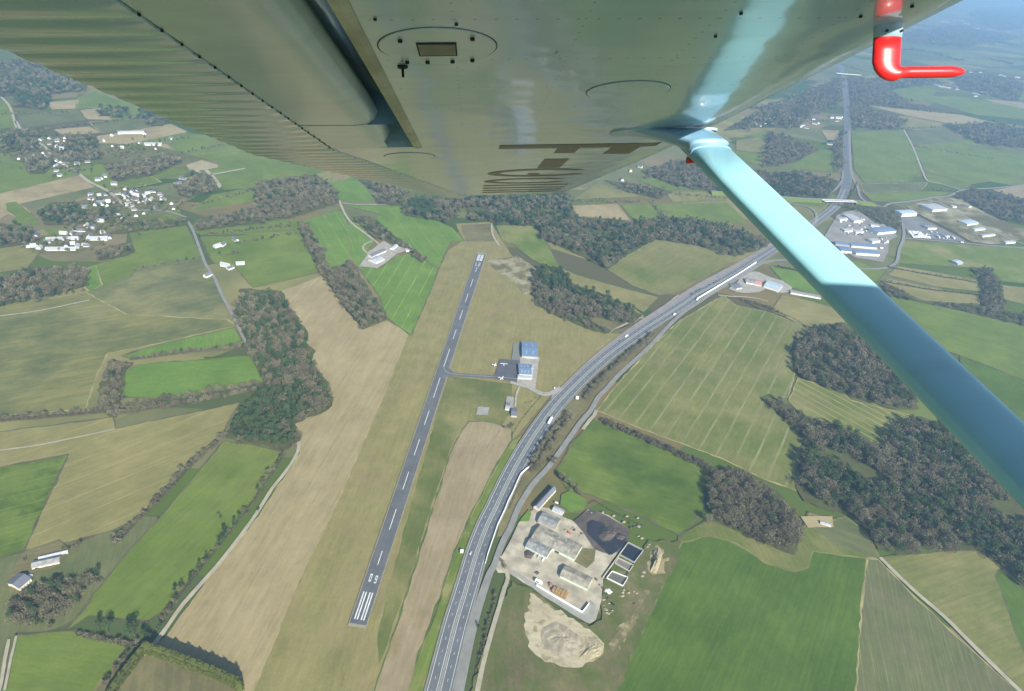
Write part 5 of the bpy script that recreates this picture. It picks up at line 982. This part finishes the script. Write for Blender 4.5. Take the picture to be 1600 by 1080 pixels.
# ---- vehicles
m_tyre = flatmat('tyre', (.03, .03, .03), .9); m_vglass = flatmat('vehicle_glass', (.03, .04, .05), .1)
PAINT = {k: simple(k + '_paint', c, .3, var=.03, coat=.6) for k, c in (('white', (.8, .8, .79)), ('dark', (.04, .045, .055)), ('silver', (.45, .46, .47)), ('red', (.5, .05, .04)))}
def car(px, to, col, label, cat='car', van=False, z=None, k=1.0):
    a, b = G(*px), G(*to); e = empty('van' if van else 'parked_car' if cat == 'parked car' else 'car', (a[0], a[1], (zl + .08) if z is None else z), label, 'van' if van else 'car', None, math.atan2(b[1] - a[1], b[0] - a[0])); e.scale = (k, k, k)
    L, w, h = (2.7, 1.0, 2.3) if van else (2.15, .88, 1.45)
    prof = [(-L, .35), (L, .35), (L, .75), (L * .95, .95), (L * .55, 1.0), (L * .2, h), (-L * .75, h), (-L * .95, .95 if not van else h * .95), (-L, .85)] if not van else [(-L, .4), (L, .4), (L, .95), (L * .9, 1.15), (L * .6, h), (-L * .97, h), (-L, h * .9)]
    MB().loft([[(x, s, z_) for x, z_ in prof] for s in (-w, w)]).build('body', PAINT[col], e)
    MB().box(L * .2, L * .5, -w * .8, w * .8, 1.02, 1.2).build('windscreen', m_vglass, e)
    for s in (-1, 1): MB().box(-L * .6, L * .15, s * w - .01, s * w + .015, 1.0, h - .12).build('side_window', m_vglass, e)
    for sx in (-.62, .62):
        for sy in (-1, 1): MB().tube([(sx * L, sy * (w - .2), .33), (sx * L, sy * (w + .03), .33)], .33, 10).build('wheel', m_tyre, e)
    return e
def truck(px, to, label, z=None, cab='white', box='white', name='lorry', L=7.2):
    a, b = G(*px), G(*to); e = empty(name, (a[0], a[1], (zl + .08) if z is None else z), label, 'lorry', None, math.atan2(b[1] - a[1], b[0] - a[0]))
    MB().box(-L, L * .62, -1.27, 1.27, 1.1, 4.0).build('trailer', PAINT[box], e)
    MB().loft([[(L * .68, s, .5), (L, s, .5), (L, s, 1.6), (L * .97, s, 3.2), (L * .9, s, 3.6), (L * .68, s, 3.7)] for s in (-1.22, 1.22)]).build('cab', PAINT[cab], e)
    MB().box(L * .99, L * 1.005, -1.1, 1.1, 1.8, 2.9).build('windscreen', m_vglass, e); MB().box(-L * .95, L * .8, -.5, .5, .7, 1.08).build('chassis', m_tyre, e)
    for x in (-.85, -.72, -.59, .55, .85):
        for s in (-1, 1): MB().tube([(x * L, s * .8, .5), (x * L, s * 1.22, .5)], .5, 10).build('wheel', m_tyre, e)
truck((859.5, 660), (868, 646), 'white articulated lorry on the highway below the airfield road junction')
car((1053.5, 493.5), (1060, 489), 'white', 'white van in the right-hand lanes of the highway near the side road bend', van=True, k=1.25); car((978.5, 527.7), (972, 532), 'white', 'white van in the left-hand lanes of the highway past the copse', van=True, k=1.25)
car((968, 535), (962, 539), 'dark', 'dark car just below the white van on the highway'); car((1081, 461), (1076, 464), 'dark', 'dark car on the highway near the second noise wall')
car((1089, 470.5), (1094, 467), 'white', 'white van at the near end of the straight noise wall', van=True, k=1.2); car((735.5, 866.5), (739, 858), 'silver', 'pale grey car in the left lane beside the brown field')
car((404, 797), (401, 802), 'dark', 'dark car standing on the pale farm track beside the tan field', z=1.62)
car((1502.5, 380.5), (1508, 381), 'white', 'white van on the road below the lorry park', van=True, k=1.3)
car(ZF([(265, 788)])[0], ZF([(285, 798)])[0], 'white', 'white van at the end of the long white wall in the farm yard', van=True, k=1.5)
for i, q in enumerate([(240, 600), (265, 615), (296, 634)]): car(ZF([q])[0], ZF([(q[0] - 12, q[1] + 18)])[0], ['silver', 'silver', 'white'][i], ['pale car, uppermost of three parked below the lower grey barn', 'pale car, middle of three parked below the lower grey barn', 'white car, lowest of three parked below the lower grey barn'][i], 'parked car')
car(ZF([(385, 250)])[0], ZF([(400, 256)])[0], 'white', 'white car on the grass beside the small outhouse', 'parked car'); car(ZF([(470, 452)])[0], ZF([(480, 456)])[0], 'red', 'red vehicle behind the longest barn', 'parked car')
for i, q in enumerate([(945, 397), (1002, 399), (1058, 404)]): truck(ZI([q])[0], ZI([(q[0] - 18, q[1] - 14)])[0], ['white lorry, leftmost of three on the grey lorry park', 'white lorry, middle of three on the grey lorry park', 'white lorry, rightmost of three on the grey lorry park'][i])
for poly, n_, lab in ((ZI([(190, 240), (330, 230), (480, 310), (480, 390), (240, 380)]), 34, 'vehicle or container in the crowded works yard'), (ZI([(720, 350), (800, 350), (900, 402), (770, 398)]), 16, 'car in the white car park of the estate'), (ZI([(500, 400), (580, 400), (530, 520), (505, 450)]), 9, 'vehicle on the grey yard beside the twin roofs'), (ZI([(820, 330), (1080, 390), (1000, 410), (860, 380)]), 10, 'vehicle on the lorry park')):
    P = [G(*q)[:2] for q in poly]; lo_ = np.min(P, 0); hi_ = np.max(P, 0); k_ = 0
    while k_ < n_:
        q = np.array([rnd.uniform(lo_[0], hi_[0]), rnd.uniform(lo_[1], hi_[1])])
        if not inside(P, q[None])[0]: continue
        k_ += 1; e = empty('parked_vehicle', (q[0], q[1], zl + .1), lab, 'vehicle', 'vehicles parked in the industrial estate', rnd.choice([.4, 1.97]) + rnd.uniform(-.1, .1)); L_, w_1, h_1 = rnd.choice([(2.2, .9, 1.5), (2.2, .9, 1.5), (3, 1.1, 2.4), (4.5, 1.2, 2.8)])
        MB().loft([[(-L_, s_, .3), (L_, s_, .3), (L_, s_, h_1 * .55), (L_ * .5, s_, h_1), (-L_ * .85, s_, h_1), (-L_, s_, h_1 * .6)] for s_ in (-w_1, w_1)]).build('body', PAINT[rnd.choice(['white', 'silver', 'dark', 'white'])], e)
def airplane(px, to, label, k=1.0):
    a, b = G(*px), G(*to); e = empty('parked_airplane', (a[0], a[1], zl + .1), label, 'airplane', 'aircraft parked by the apron', math.atan2(b[1] - a[1], b[0] - a[0])); e.scale = (k, k, k)
    P = PAINT['white']
    r = [(-4.6, .12, .15, 1.25), (-2.6, .3, .4, 1.1), (-.6, .55, .75, 1.15), (1.2, .55, .7, 1.1), (2.3, .42, .42, .95), (2.9, .12, .14, .95)]
    MB().loft([[(x, w * math.cos(t), z_ + h * math.sin(t)) for t in [j * math.pi / 5 for j in range(10)]] for x, w, h, z_ in r]).build('fuselage', P, e, True)
    MB().loft([[(.75 - .15 * abs(s) / 5.4, s, 1.95), (.35, s, 2.05), (-.75 + .2 * abs(s) / 5.4, s, 1.92), (.3, s, 1.88)] for s in (-5.4, 0, 5.4)]).build('wing', P, e)
    MB().loft([[(-3.9, s, 1.3), (-4.7, s, 1.35), (-4.6, s, 1.27)] for s in (-1.7, 0, 1.7)]).build('tailplane', P, e)
    MB().loft([[(-3.6, -.05, 1.3), (-3.6, .05, 1.3), (-4.7, .05, 1.4), (-4.7, -.05, 1.4)], [(-4.4, -.04, 2.7), (-4.4, .04, 2.7), (-5, .04, 2.7), (-5, -.04, 2.7)]]).build('fin', P, e)
    MB().box(.75, 1.25, -.45, .45, 1.5, 1.85).build('windscreen', m_vglass, e); MB().box(2.92, 2.97, -.08, .08, .1, 1.8).build('propeller', m_tyre, e)
    for x, y in ((2, 0), (-.1, -1.2), (-.1, 1.2)): MB().tube([(x, y - .08, .2), (x, y + .08, .2)], .2, 8).build('wheel', m_tyre, e); 
airplane(ZH([(410, 370)])[0], ZH([(411, 350)])[0], 'white high-wing airplane on the dark apron'); airplane(ZH([(312, 380)])[0], ZH([(340, 386)])[0], 'white airplane on the grass left of the apron', .9); airplane(ZH([(386, 532)])[0], ZH([(420, 545)])[0], 'white airplane on the taxiway below the apron')
# windsock mast and small white stones
def box_thing(px, name, label, cat, w, h, mat):
    a = G(*px); e = empty(name, (a[0], a[1], zl - .3), label, cat); MB().box(-w / 2, w / 2, -w * .4, w * .4, 0, h).build('body', mat, e); MB().box(-w * .55, w * .55, -w * .45, w * .45, h, h + .25).build('lid', mat, e)
box_thing((721.5, 864), 'utility_cabinet', 'small white cabinet on the green verge left of the highway', 'cabinet', 3.2, 2.6, PAINT['white']); box_thing((901.5, 624), 'utility_cabinet', 'white cabinet at the lower end of the highway hedge', 'cabinet', 4, 3, PAINT['white']); box_thing((866.3, 608), 'utility_cabinet', 'white cabinet at the airfield road junction', 'cabinet', 1.6, 1.6, PAINT['white'])
building('cabin', ZC([(330, 15), (395, 35), (390, 50), (325, 30)]), 2.6, .8, 'white', 'zinc', 'small white cabin on the sandy clearing above the deep green field', 'cabin')
building('cabin', Z8([(1120, 690), (1170, 700), (1165, 715), (1115, 705)]), 3, 1, 'grey', 'zinc', 'grey cabin in the clearing of the large lower right wood', 'cabin')

# ------------------------------------------------------------------ the light aircraft we look out of
aS = nrm(np.array([-62, F, 154.])); aC = np.array([1, 0, .033]); aC[1] = -(aC[0] * aS[0] + aC[2] * aS[2]) / aS[1]; aC = nrm(aC); aN = np.cross(aC, aS)
AW = np.array([RW @ aC, RW @ aS, RW @ aN])            # rows: forward, outboard, up of the aircraft in the world
DN = .367                                            # wing underside above the eye
air = empty('light_aircraft', CAM, 'high-wing light aircraft seen from its cabin, pale wing underside, blue-green strut and red probe', 'aircraft')
mm = Matrix.Identity(4)
for i in range(3):
    for j in range(3): mm[i][j] = AW[j][i]
    mm[i][3] = CAM[i]
air.matrix_world = mm
def WP(x, y, n=DN):
    r = np.array([(x - 800) / F, 1, (540 - y) / F]); k = n / (r @ aN); p_ = r * k; return float(p_ @ aC), float(p_ @ aS)
def paint(name, col, rough=.3, coat=.6, rivets=False, wave=.0, dirt=0.0, crough=.12):
    m, nt, p = nodemat(name); v = mapped(nt)
    base = mixc(nt, noise(nt, v, 3, 5), tuple(c * .93 for c in col), tuple(min(1, c * 1.05) for c in col))
    if dirt:
        st = mapped(nt, 0, (3.0, 14, 6)); base = mixc(nt, mathn(nt, 'MULTIPLY', noise(nt, st, 1, 5, .6, .5, .8), dirt, True), base, tuple(c * .62 for c in col))
    if rivets:
        sp_ = nd(nt, 'ShaderNodeSeparateXYZ'); nt.links.new(v, sp_.inputs[0]); cx, cy = sp_.outputs[0], sp_.outputs[1]
        def cells(a, pa, oa, b, pb, ob, rad):
            fa = mathn(nt, 'MULTIPLY', mathn(nt, 'SUBTRACT', mathn(nt, 'FRACT', mathn(nt, 'DIVIDE', mathn(nt, 'ADD', a, oa), pa)), .5), pa)
            fb = mathn(nt, 'MULTIPLY', mathn(nt, 'SUBTRACT', mathn(nt, 'FRACT', mathn(nt, 'DIVIDE', mathn(nt, 'ADD', b, ob), pb)), .5), pb)
            d = mathn(nt, 'SQRT', mathn(nt, 'ADD', mathn(nt, 'MULTIPLY', fa, fa), mathn(nt, 'MULTIPLY', fb, fb)))
            mr = nd(nt, 'ShaderNodeMapRange'); mr.inputs[1].default_value = rad; mr.inputs[2].default_value = rad * .55; nt.links.new(d, mr.inputs[0]); return mr.outputs[0]
        def line(a, pa, oa, wd):
            fa = mathn(nt, 'ABSOLUTE', mathn(nt, 'MULTIPLY', mathn(nt, 'SUBTRACT', mathn(nt, 'FRACT', mathn(nt, 'DIVIDE', mathn(nt, 'ADD', a, oa), pa)), .5), pa))
            mr = nd(nt, 'ShaderNodeMapRange'); mr.inputs[1].default_value = wd; mr.inputs[2].default_value = wd * .3; nt.links.new(fa, mr.inputs[0]); return mr.outputs[0]
        k = mathn(nt, 'MAXIMUM', cells(cx, .034, 0, cy, .23, .13, .0042), cells(cx, .22, .13, cy, .036, 0, .0036))
        k = mathn(nt, 'MAXIMUM', mathn(nt, 'MULTIPLY', k, .75), mathn(nt, 'MULTIPLY', line(cy, 1.035, .06, .0025), .35))
        base = mixc(nt, k, base, (.12, .12, .1))
    nt.links.new(base, p.inputs['Base Color']); p.inputs['Roughness'].default_value = rough; p.inputs['Coat Weight'].default_value = coat; p.inputs['Coat Roughness'].default_value = crough
    if wave:
        b = nd(nt, 'ShaderNodeBump'); b.inputs['Strength'].default_value = 1; b.inputs['Distance'].default_value = wave
        w_ = mapped(nt, 0, (2.2, 2.8, 1)); nz = nd(nt, 'ShaderNodeTexNoise'); nz.inputs['Scale'].default_value = 1.2; nz.inputs['Detail'].default_value = 2; nt.links.new(w_, nz.inputs['Vector'])
        nt.links.new(nz.outputs[0], b.inputs['Height']); nt.links.new(b.outputs[0], p.inputs['Normal']); nt.links.new(b.outputs[0], p.inputs['Coat Normal'])
    return m
WCOL = (.31, .47, .52)
m_wing = paint('wing_paint', WCOL, .28, .8, True, .006, .6, .08)
m_flap = paint('flap_paint', (.42, .52, .53), .35, .6, False, .004, .6)
m_corr = paint('corrugated_paint', (.27, .42, .49), .22, 1, False, 0, .3)
m_strut = paint('strut_paint', (.30, .58, .64), .46, .35, False, .0012, .35, .2)
m_fair = paint('shaded_fairing_paint', (.20, .36, .48), .3, .6)  # darker and bluer than the strut: shade under the wing put into the colour
m_redp = paint('red_plastic', (.58, .012, .012), .35, .4)
m_coll = paint('collar_paint', (.28, .42, .46), .35, .4)
m_letter = simple('letter_paint', (.12, .10, .08), .4, var=.1, vs=6)
m_blackp = simple('black_hole', (.012, .012, .012), .8)
m_seal = simple('seal_strip', (.42, .40, .29), .6, var=.25, vs=9)
def LE(s): return .965 - max(0, s - 2.9) * .055
def TE(s): return -.82 + max(0, s - 2.6) * .275
def SEAM(s): return -.50 if s < 2.5 else -.49 + (s - 2.5) * .19
def under(c, s):                                    # height of the wing's lower skin
    x = LE(s) - c
    return DN + (0 if x > .34 else .095 * ((.34 - x) / .34) ** 2.8)
ss = [-5.3, -3, -.6, .2, .6, 1, 1.4, 1.8, 2.2, 2.49]
def wring(s, c0):
    le = LE(s); te = TE(s); r = []
    for k in range(13): c = c0 + (le - .34 - c0) * k / 12; r.append((c, s, under(c, s)))
    for k in range(1, 15): c = le - .34 + .34 * math.sin(k / 14 * math.pi / 2); r.append((c, s, under(c, s)))
    for c, n in ((le - .012, .135), (le - .06, .168), (le - .2, .2), (le - .5, .215), (le - .9, .17), (te + .22, .09)): r.append((c, s, DN + n))
    return r
p1 = [wring(s, -.19) + [(-.40, s, DN + .115), (-.30, s, DN + .112), (-.235, s, DN + .075), (-.205, s, DN + .03)] for s in ss]
w1 = MB().loft(p1).build('wing', m_wing, air, True)
s2 = [2.493, 2.8, 3.1, 3.4, 3.7, 4.0, 4.3, 4.6, 4.85, 4.97, 5.03]
def oring(s):
    r = wring(s, SEAM(s)); te = TE(s); f = 1 if s < 4.8 else max(.15, 1 - ((s - 4.8) / .25) ** 2)
    r = r + [(te + .02, s, DN + .02), (SEAM(s) - .005, s, DN + .015)]; mid = DN + .07
    return [((c if f == 1 else SEAM(s) + (c - SEAM(s)) * (.6 + .4 * f)), s, mid + (n - mid) * f) for c, s, n in r]
w2 = MB().loft([oring(s) for s in s2]).build('wing_tip_panel', m_wing, air, True)
def smooth_angle(o, deg):
    me = o.data; me.polygons.foreach_set('use_smooth', [True] * len(me.polygons))
    try: me.set_sharp_from_angle(angle=math.radians(deg))
    except Exception: pass
for o in (w1, w2): smooth_angle(o, 35)
MB().loft([[( -.203 + .002, s, DN - .004), (-.185, s, DN - .006), (-.172, s, DN - .001), (-.188, s, DN + .004)] for s in ss[2:]]).build('seal_strip', m_seal, w1)
# flap nose pieces (rounded front edge in the gap) and corrugated trailing skins
def flap_ring(s, nose=-.262, drop=0): return [(-.498, s, DN), (-.34, s, DN - .002 - drop), (-.295, s, DN + .002), (nose - .012, s, DN + .014), (nose, s, DN + .036), (nose - .01, s, DN + .062), (nose - .06, s, DN + .085), (-.498, s, DN + .07)]
f1 = MB().loft([flap_ring(s, -.262 - .02 * max(0, (s - 1.7)) ** 2) for s in (-.6, .2, .8, 1.4, 1.8, 1.95, 2.03)]).build('flap', m_flap, air, True); smooth_angle(f1, 50)
f2 = MB().loft([flap_ring(s, n) for s, n in ((2.045, -.262), (2.2, -.262), (2.35, -.268), (2.44, -.285), (2.485, -.33))]).build('flap_end', m_flap, air, True); smooth_angle(f2, 50)
MB().add([(-.30, 2.038, DN - .001), (-.19, 2.038, DN + .001), (-.19, 2.038, DN + .10), (-.30, 2.038, DN + .10)], [(0, 1, 2, 3), (3, 2, 1, 0)]).build('flap_hinge', m_fair, air)
def corrug(s0, s1, name, par, lead, trail, pitch=.086):
    m_ = MB(); n = int((s1 - s0) / pitch * 8); rows = []
    for i in range(n + 1):
        s = s0 + (s1 - s0) * i / n; ph = (s / pitch) % 1; h = -.006 * abs(math.sin(math.pi * ph)) ** .8
        a, b = trail(s), lead(s); rows.append([(a, s, DN + .006), (a + .004, s, DN + h * .6), (a + .03, s, DN + h), (b - .03, s, DN + h), (b - .004, s, DN + h * .3), (b, s, DN + .006), (b, s, DN + .06), (a, s, DN + .012)])
    o = m_.loft(rows).build(name, m_corr, par); smooth_angle(o, 28); return o
corrug(-.6, 2.487, 'flap_skin', f1, lambda s: -.501, lambda s: TE(s)); m_corr = paint('aileron_paint', (.24, .37, .44), .22, 1, False, 0, .3); corrug(2.495, 4.95, 'aileron', air, lambda s: SEAM(s) - .004, lambda s: TE(s))  # aileron coloured bluer in place of the sky reflected in it
# screws along the flap seam
for i in range(22): s = .95 + i * .075; MB().tube([(-.499, s, DN - .004), (-.499, s, DN + .002)], .0026, 8).build('screw', m_blackp, f1)
# access panels, drain, plate
def disc(c, s, r, name, mat, t=.0022, seg=40):
    rr = [[(c + r * k * math.cos(a), s + r * k * math.sin(a), DN - z_) for a in [2 * math.pi * i / seg for i in range(seg)]] for k, z_ in ((1.0, -.004), (1.0, t * .6), (.985, t), (.8, t * 1.1))]
    return MB().loft(rr).build(name, mat, w1)
def ringline(c, s, r, name, par):
    mb = MB(); seg = 48
    for a0 in range(seg):
        a, b = 2 * math.pi * a0 / seg, 2 * math.pi * (a0 + 1) / seg; q = []
        for rr, t in ((r, a), (r + .0018, a), (r + .0018, b), (r, b)): q.append((c + rr * math.cos(t), s + rr * math.sin(t), DN - .0005))
        mb.add(q, [(0, 1, 2, 3)])
    return mb.build(name, m_blackp, par)
oc = WP(684, 73); d1 = disc(oc[0], oc[1], .108, 'access_panel', m_flap); ringline(oc[0], oc[1], .1085, 'panel_gap', d1)
a, b = WP(657, 83), WP(711, 66); MB().box(a[0], b[0], min(a[1], b[1]) , max(a[1], b[1]), DN - .0048, DN - .002).build('data_plate', simple('plate', (.16, .16, .11), .5, var=.15, vs=30), d1)
a, b = WP(655, 85), WP(713, 64); MB().box(a[0], b[0], min(a[1], b[1]), max(a[1], b[1]), DN - .0038, DN - .0015).build('plate_frame', m_blackp, d1)
for q in ((625, 60), (738, 57), (738, 91), (636, 94), (707, 93), (668, 94)):
    c_, s_ = WP(*q); MB().tube([(c_, s_, DN - .007), (c_, s_, DN)], .0042, 8).build('screw', m_blackp, d1)
c_, s_ = WP(629, 103); fd = MB().tube([(c_, s_, DN - .004), (c_, s_, DN + .001)], .0105, 14).build('fuel_drain', m_blackp, w1); MB().tube([(c_, s_, DN - .022), (c_, s_, DN - .003)], .0028, 8).build('drain_pin', m_blackp, fd)
for px, r in (((981, 142), .10), ((640, 244), .10)):
    c_, s_ = WP(*px); par = disc(c_, s_, r, 'access_panel', m_wing); ringline(c_, s_, r + .0005, 'panel_gap', par)
for q in ((586, 29), (713, 37), (870, 82), (1158, 20), (1118, 56), (1500, 12), (1425, 12), (1345, 25)):
    c_, s_ = WP(*q); n_ = under(c_, s_); MB().tube([(c_, s_, n_ - .003), (c_, s_, n_ + .004)], .003, 8).build('screw', m_wing if q[0] == 870 else m_blackp, w1)
# registration letters painted across the outer underside
def LQ(pts, name='registration_letter'):
    P = [WP(*q) for q in pts]; t = tessellate_polygon([[Vector((a, b, 0)) for a, b in P]]); o = MB(); fs = []
    for a, b, c in t:
        cr_ = (P[b][0] - P[a][0]) * (P[c][1] - P[a][1]) - (P[b][1] - P[a][1]) * (P[c][0] - P[a][0]); fs.append((a, c, b) if cr_ > 0 else (a, b, c))
    return [(c_, s_, under(c_, s_) - .0012) for c_, s_ in P], fs
def letter(polys, name='registration_letter'):
    mb = MB()
    for P, fs in polys: mb.add(P, fs)
    return mb.build(name, m_letter, w2)
ZL = Z(720, 210, 5.333)
def strokes(cs):                                    # rectangles given in wing coordinates (c0, s0, c1, s1)
    out = []
    for c0, s0, c1, s1 in cs:
        n = 6; P = [(c0 + (c1 - c0) * i / n, s0) for i in range(n + 1)] + [(c1 + (c0 - c1) * i / n, s1) for i in range(n + 1)]
        fs = [(i, i + 1, 2 * n - i, 2 * n + 1 - i) for i in range(n)]; fs = [f[::-1] for f in fs]
        out.append(([(c, s, under(c, s) - .0012) for c, s in P], fs))
    return out
def arcs(cc, sc_, rc, rs, w_, t0, t1):
    n = 40; P = []; fs = []
    for i in range(n + 1):
        t = t0 + (t1 - t0) * i / n
        for k in (1, 1 - w_): c, s = cc + rc * k * math.cos(t), sc_ + rs * (k if k == 1 else k * .86) * math.sin(t); P.append((c, s, under(c, s) - .0012))
    fs = [(2 * i, 2 * i + 2, 2 * i + 3, 2 * i + 1) for i in range(n)]
    return [(P, fs)]
a0 = WP(780, 230); a1 = WP(876, 227); a2 = WP(911, 226); a3 = WP(965, 226); a4 = WP(1004, 222)
sF = a0[1]
letter(strokes([(a0[0], sF - .045, .72, sF + .045), (a1[0], sF + .046, a2[0], WP(880, 239)[1]), (.55, sF + .046, .66, WP(960, 240)[1])]))
b0, b1 = WP(851, 248.5), WP(845, 262.5); letter(strokes([(b0[0], b0[1], WP(889, 248.5)[0], b1[1])]))
g0, g1 = WP(800, 264.5)[1], WP(800, 276.5)[1]; sg = (g0 + g1) / 2; rg = (g1 - g0) / 2
letter(arcs(.36, sg, .27, rg, .22, .5, 5.6) + strokes([(.30, sg + rg * .1, .36, g1 - .02)]))
h0, h1 = WP(800, 279)[1], WP(800, 287)[1]; letter(arcs(.34, (h0 + h1) / 2, .26, (h1 - h0) / 2, .22, .6, 5.6))
for y in (289.5, 293.5, 297, 300): s_ = WP(800, y)[1]; letter(strokes([(.08, s_ - .028, .60, s_ + .028)]))
# strut, fairing
sA = np.array([.752, 2.19, .332]); sB = np.array([.957, 1.05, -.398]); ax = nrm(sB - sA); sE = sA + ax * 2.45
ch = nrm(np.array([1, 0, 0]) - ax[0] * ax); th_ = np.cross(ax, ch)
def foil(center, chord, thick, u, v, k=28):
    return [tuple(center + u * chord / 2 * math.copysign(abs(math.cos(t)) ** .85, math.cos(t)) + v * thick / 2 * math.copysign(abs(math.sin(t)) ** .62, math.sin(t)) * (1 - .22 * math.cos(t))) for t in [2 * math.pi * i / k for i in range(k)]]
stq = MB().loft([foil(sA + (sE - sA) * f, .136, .044, ch, th_) for f in np.linspace(0, 1, 9)]).build('wing_strut', m_strut, air, True)
MB().loft([foil(sA + ax * t_, .140, .049, ch, th_) for t_ in (.0, .10, .104)]).build('strut_cuff', m_fair, stq, True)
rings = []
for f in np.linspace(0, 1, 9):
    e_ = (1 - f) ** 2.2; n_ = DN + .006 - f * .078
    cen = np.array([.742 + .018 * f - .105 * e_, 2.235 - .135 * f, n_]); u = ch * f + np.array([1, 0, 0]) * (1 - f); rings.append(foil(cen, .132 + .19 * e_, .064 + .05 * e_, nrm(u), nrm(np.array([0, 1, 0]) * (1 - f * .6) + th_ * f * .6 * (1 if th_[1] > 0 else -1))))
fa = MB().loft(rings).build('strut_fairing', m_fair, stq, True)
MB().loft([foil(np.array([.652, 2.235, DN - z_]), .36, .135, np.array([1., 0, 0]), np.array([0, 1., 0])) for z_ in (-.004, .004)]).build('fairing_flange', m_coll, fa)
def cam_local(x, y, z): r = np.array([(x - 800) / F, 1, (540 - y) / F]) * z; return np.array([r @ aC, r @ aS, r @ aN])
q = cam_local(1086, 210, 2.13); MB().tube([q, q + np.array([0, .02, 0])], .012, 10).build('bolt_hole', m_blackp, fa)
MB().tube([cam_local(1040, 194, 2.16), cam_local(1042, 205, 2.14), cam_local(1048, 216, 2.13), cam_local(1058, 219, 2.13)], .0055, 8).build('drain_tube', m_coll, fa)
q = cam_local(1074, 250, 2.10); MB().tube([q, q + ch * .03 - np.array([0, 0, .004])], [.012, .008], 10).build('red_cap', m_redp, fa)
# pitot probe
def el(c, n, rc, rs, k=20): return [(c + rc * math.cos(t), 1.2 + rs * math.sin(t), n) for t in [2 * math.pi * i / k for i in range(k)]]
pm = MB().loft([el(.757, .415, .029, .013), el(.757, .385, .028, .012), el(.757, .353, .0265, .0115)]).build('probe_collar', m_coll, air, True)
body = [el(.757, .353, .0258, .011), el(.757, .33, .0258, .011), el(.757, .312, .0258, .011)]
for t in np.linspace(0, 1, 9)[1:]:                    # bend from the mast into the forward tube
    a = t * math.pi / 2; pc = np.array([.782 - .0255 * math.cos(a) - 0, 0, 0])
    o_ = np.array([.786, .309]); r_mid = .029 * (1 - t) + .0150 * t; cx, cz = o_[0] - r_mid * math.cos(a), o_[1] - r_mid * math.sin(a) ; hw = .0258 * (1 - t) + .0098 * t
    dirx, dirz = math.cos(a), math.sin(a)
    body.append([(cx + hw * math.cos(u) * dirx, 1.2 + (.011 if t < 1 else .0098) * math.sin(u), cz + hw * math.cos(u) * dirz) for u in [2 * math.pi * i / 20 for i in range(20)]])
lc, ln = .786, .309 - .0150
for c_, r_ in ((.80, .0098), (.85, .0098), (.876, .0098), (.889, .0088), (.900, .006), (.906, .003)):
    body.append([(c_, 1.2 + r_ * math.sin(u), ln + r_ * math.cos(u)) for u in [2 * math.pi * i / 20 for i in range(20)]])
pt = MB().loft(body).build('pitot_probe', m_redp, air, True)
for c_ in (.748, .776): MB().tube([(c_, 1.1865, .362), (c_, 1.19, .362)], .0022, 8).build('collar_screw', m_blackp, pm)
# cabin, nose and tail (behind and beside the camera; unseen cowling made extra tall to shade the strut)
m_cab = paint('fuselage_paint', (.6, .6, .56), .35, .5); m_trim = simple('cabin_trim', (.2, .2, .2), .8)
fu = MB()
for s0, s1 in ((.24, .27), (-.92, -.89)):
    fu.box(-1.3, 1.0, s0, s1, -.98, -.42); fu.box(-1.3, 1.0, s0, s1, .31, DN + .1); fu.box(-1.3, -.62, s0, s1, -.42, .31); fu.box(.66, .72, s0, s1, -.42, .31)
fu.box(-1.3, 1.35, -.88, .23, -1.0, -.96); fu.box(-1.32, -1.3, -.88, .23, -.96, .45)
o = fu.build('cabin', m_cab, air)
nose = [(1.0, .56, -.96, .21), (1.35, .54, -.92, .19), (1.8, .50, -.86, .15), (2.15, .42, -.78, .08), (2.3, .25, -.62, -.1)]
MB().loft([[(c_, -.33 + hw * math.cos(t) * (1 if abs(math.cos(t)) < .7 else 1), (z0 + z1) / 2 + (z1 - z0) / 2 * math.sin(t)) for t in [2 * math.pi * i / 20 for i in range(20)]] for c_, hw, z0, z1 in nose]).build('raised_cowling', m_cab, air, True)
MB().loft([[(-1.3 - f * 4, -.33 + .56 * (1 - .8 * f) * math.cos(t), -.25 + .25 * f + .7 * (1 - .8 * f) * math.sin(t)) for t in [2 * math.pi * i / 16 for i in range(16)]] for f in (0, .3, .7, 1)]).build('tail_boom', m_cab, air, True)
for s_ in (.25, -.9): MB().tube([(.76, s_, DN + .08), (1.3, s_ - (.1 if s_ > 0 else -.1), .0)], .03, 8).build('windscreen_post', m_cab, air)
# ------------------------------------------------------------------ haze
m_haze = bpy.data.materials.new('air_haze'); m_haze.use_nodes = True; nt = m_haze.node_tree; nt.nodes.remove(nt.nodes['Principled BSDF'])
pv = nt.nodes.new('ShaderNodeVolumePrincipled'); pv.inputs['Color'].default_value = (.40, .66, 1, 1); pv.inputs['Density'].default_value = 1.2e-4; pv.inputs['Anisotropy'].default_value = .25
nt.links.new(pv.outputs[0], nt.nodes['Material Output'].inputs['Volume'])
tag(MB().box(X0 - 500, X1 + 500, Y0 - 500, Y1 + 500, -1, H + 8).build('haze', m_haze), 'pale blue haze thickening towards the horizon', 'haze', kind='stuff')
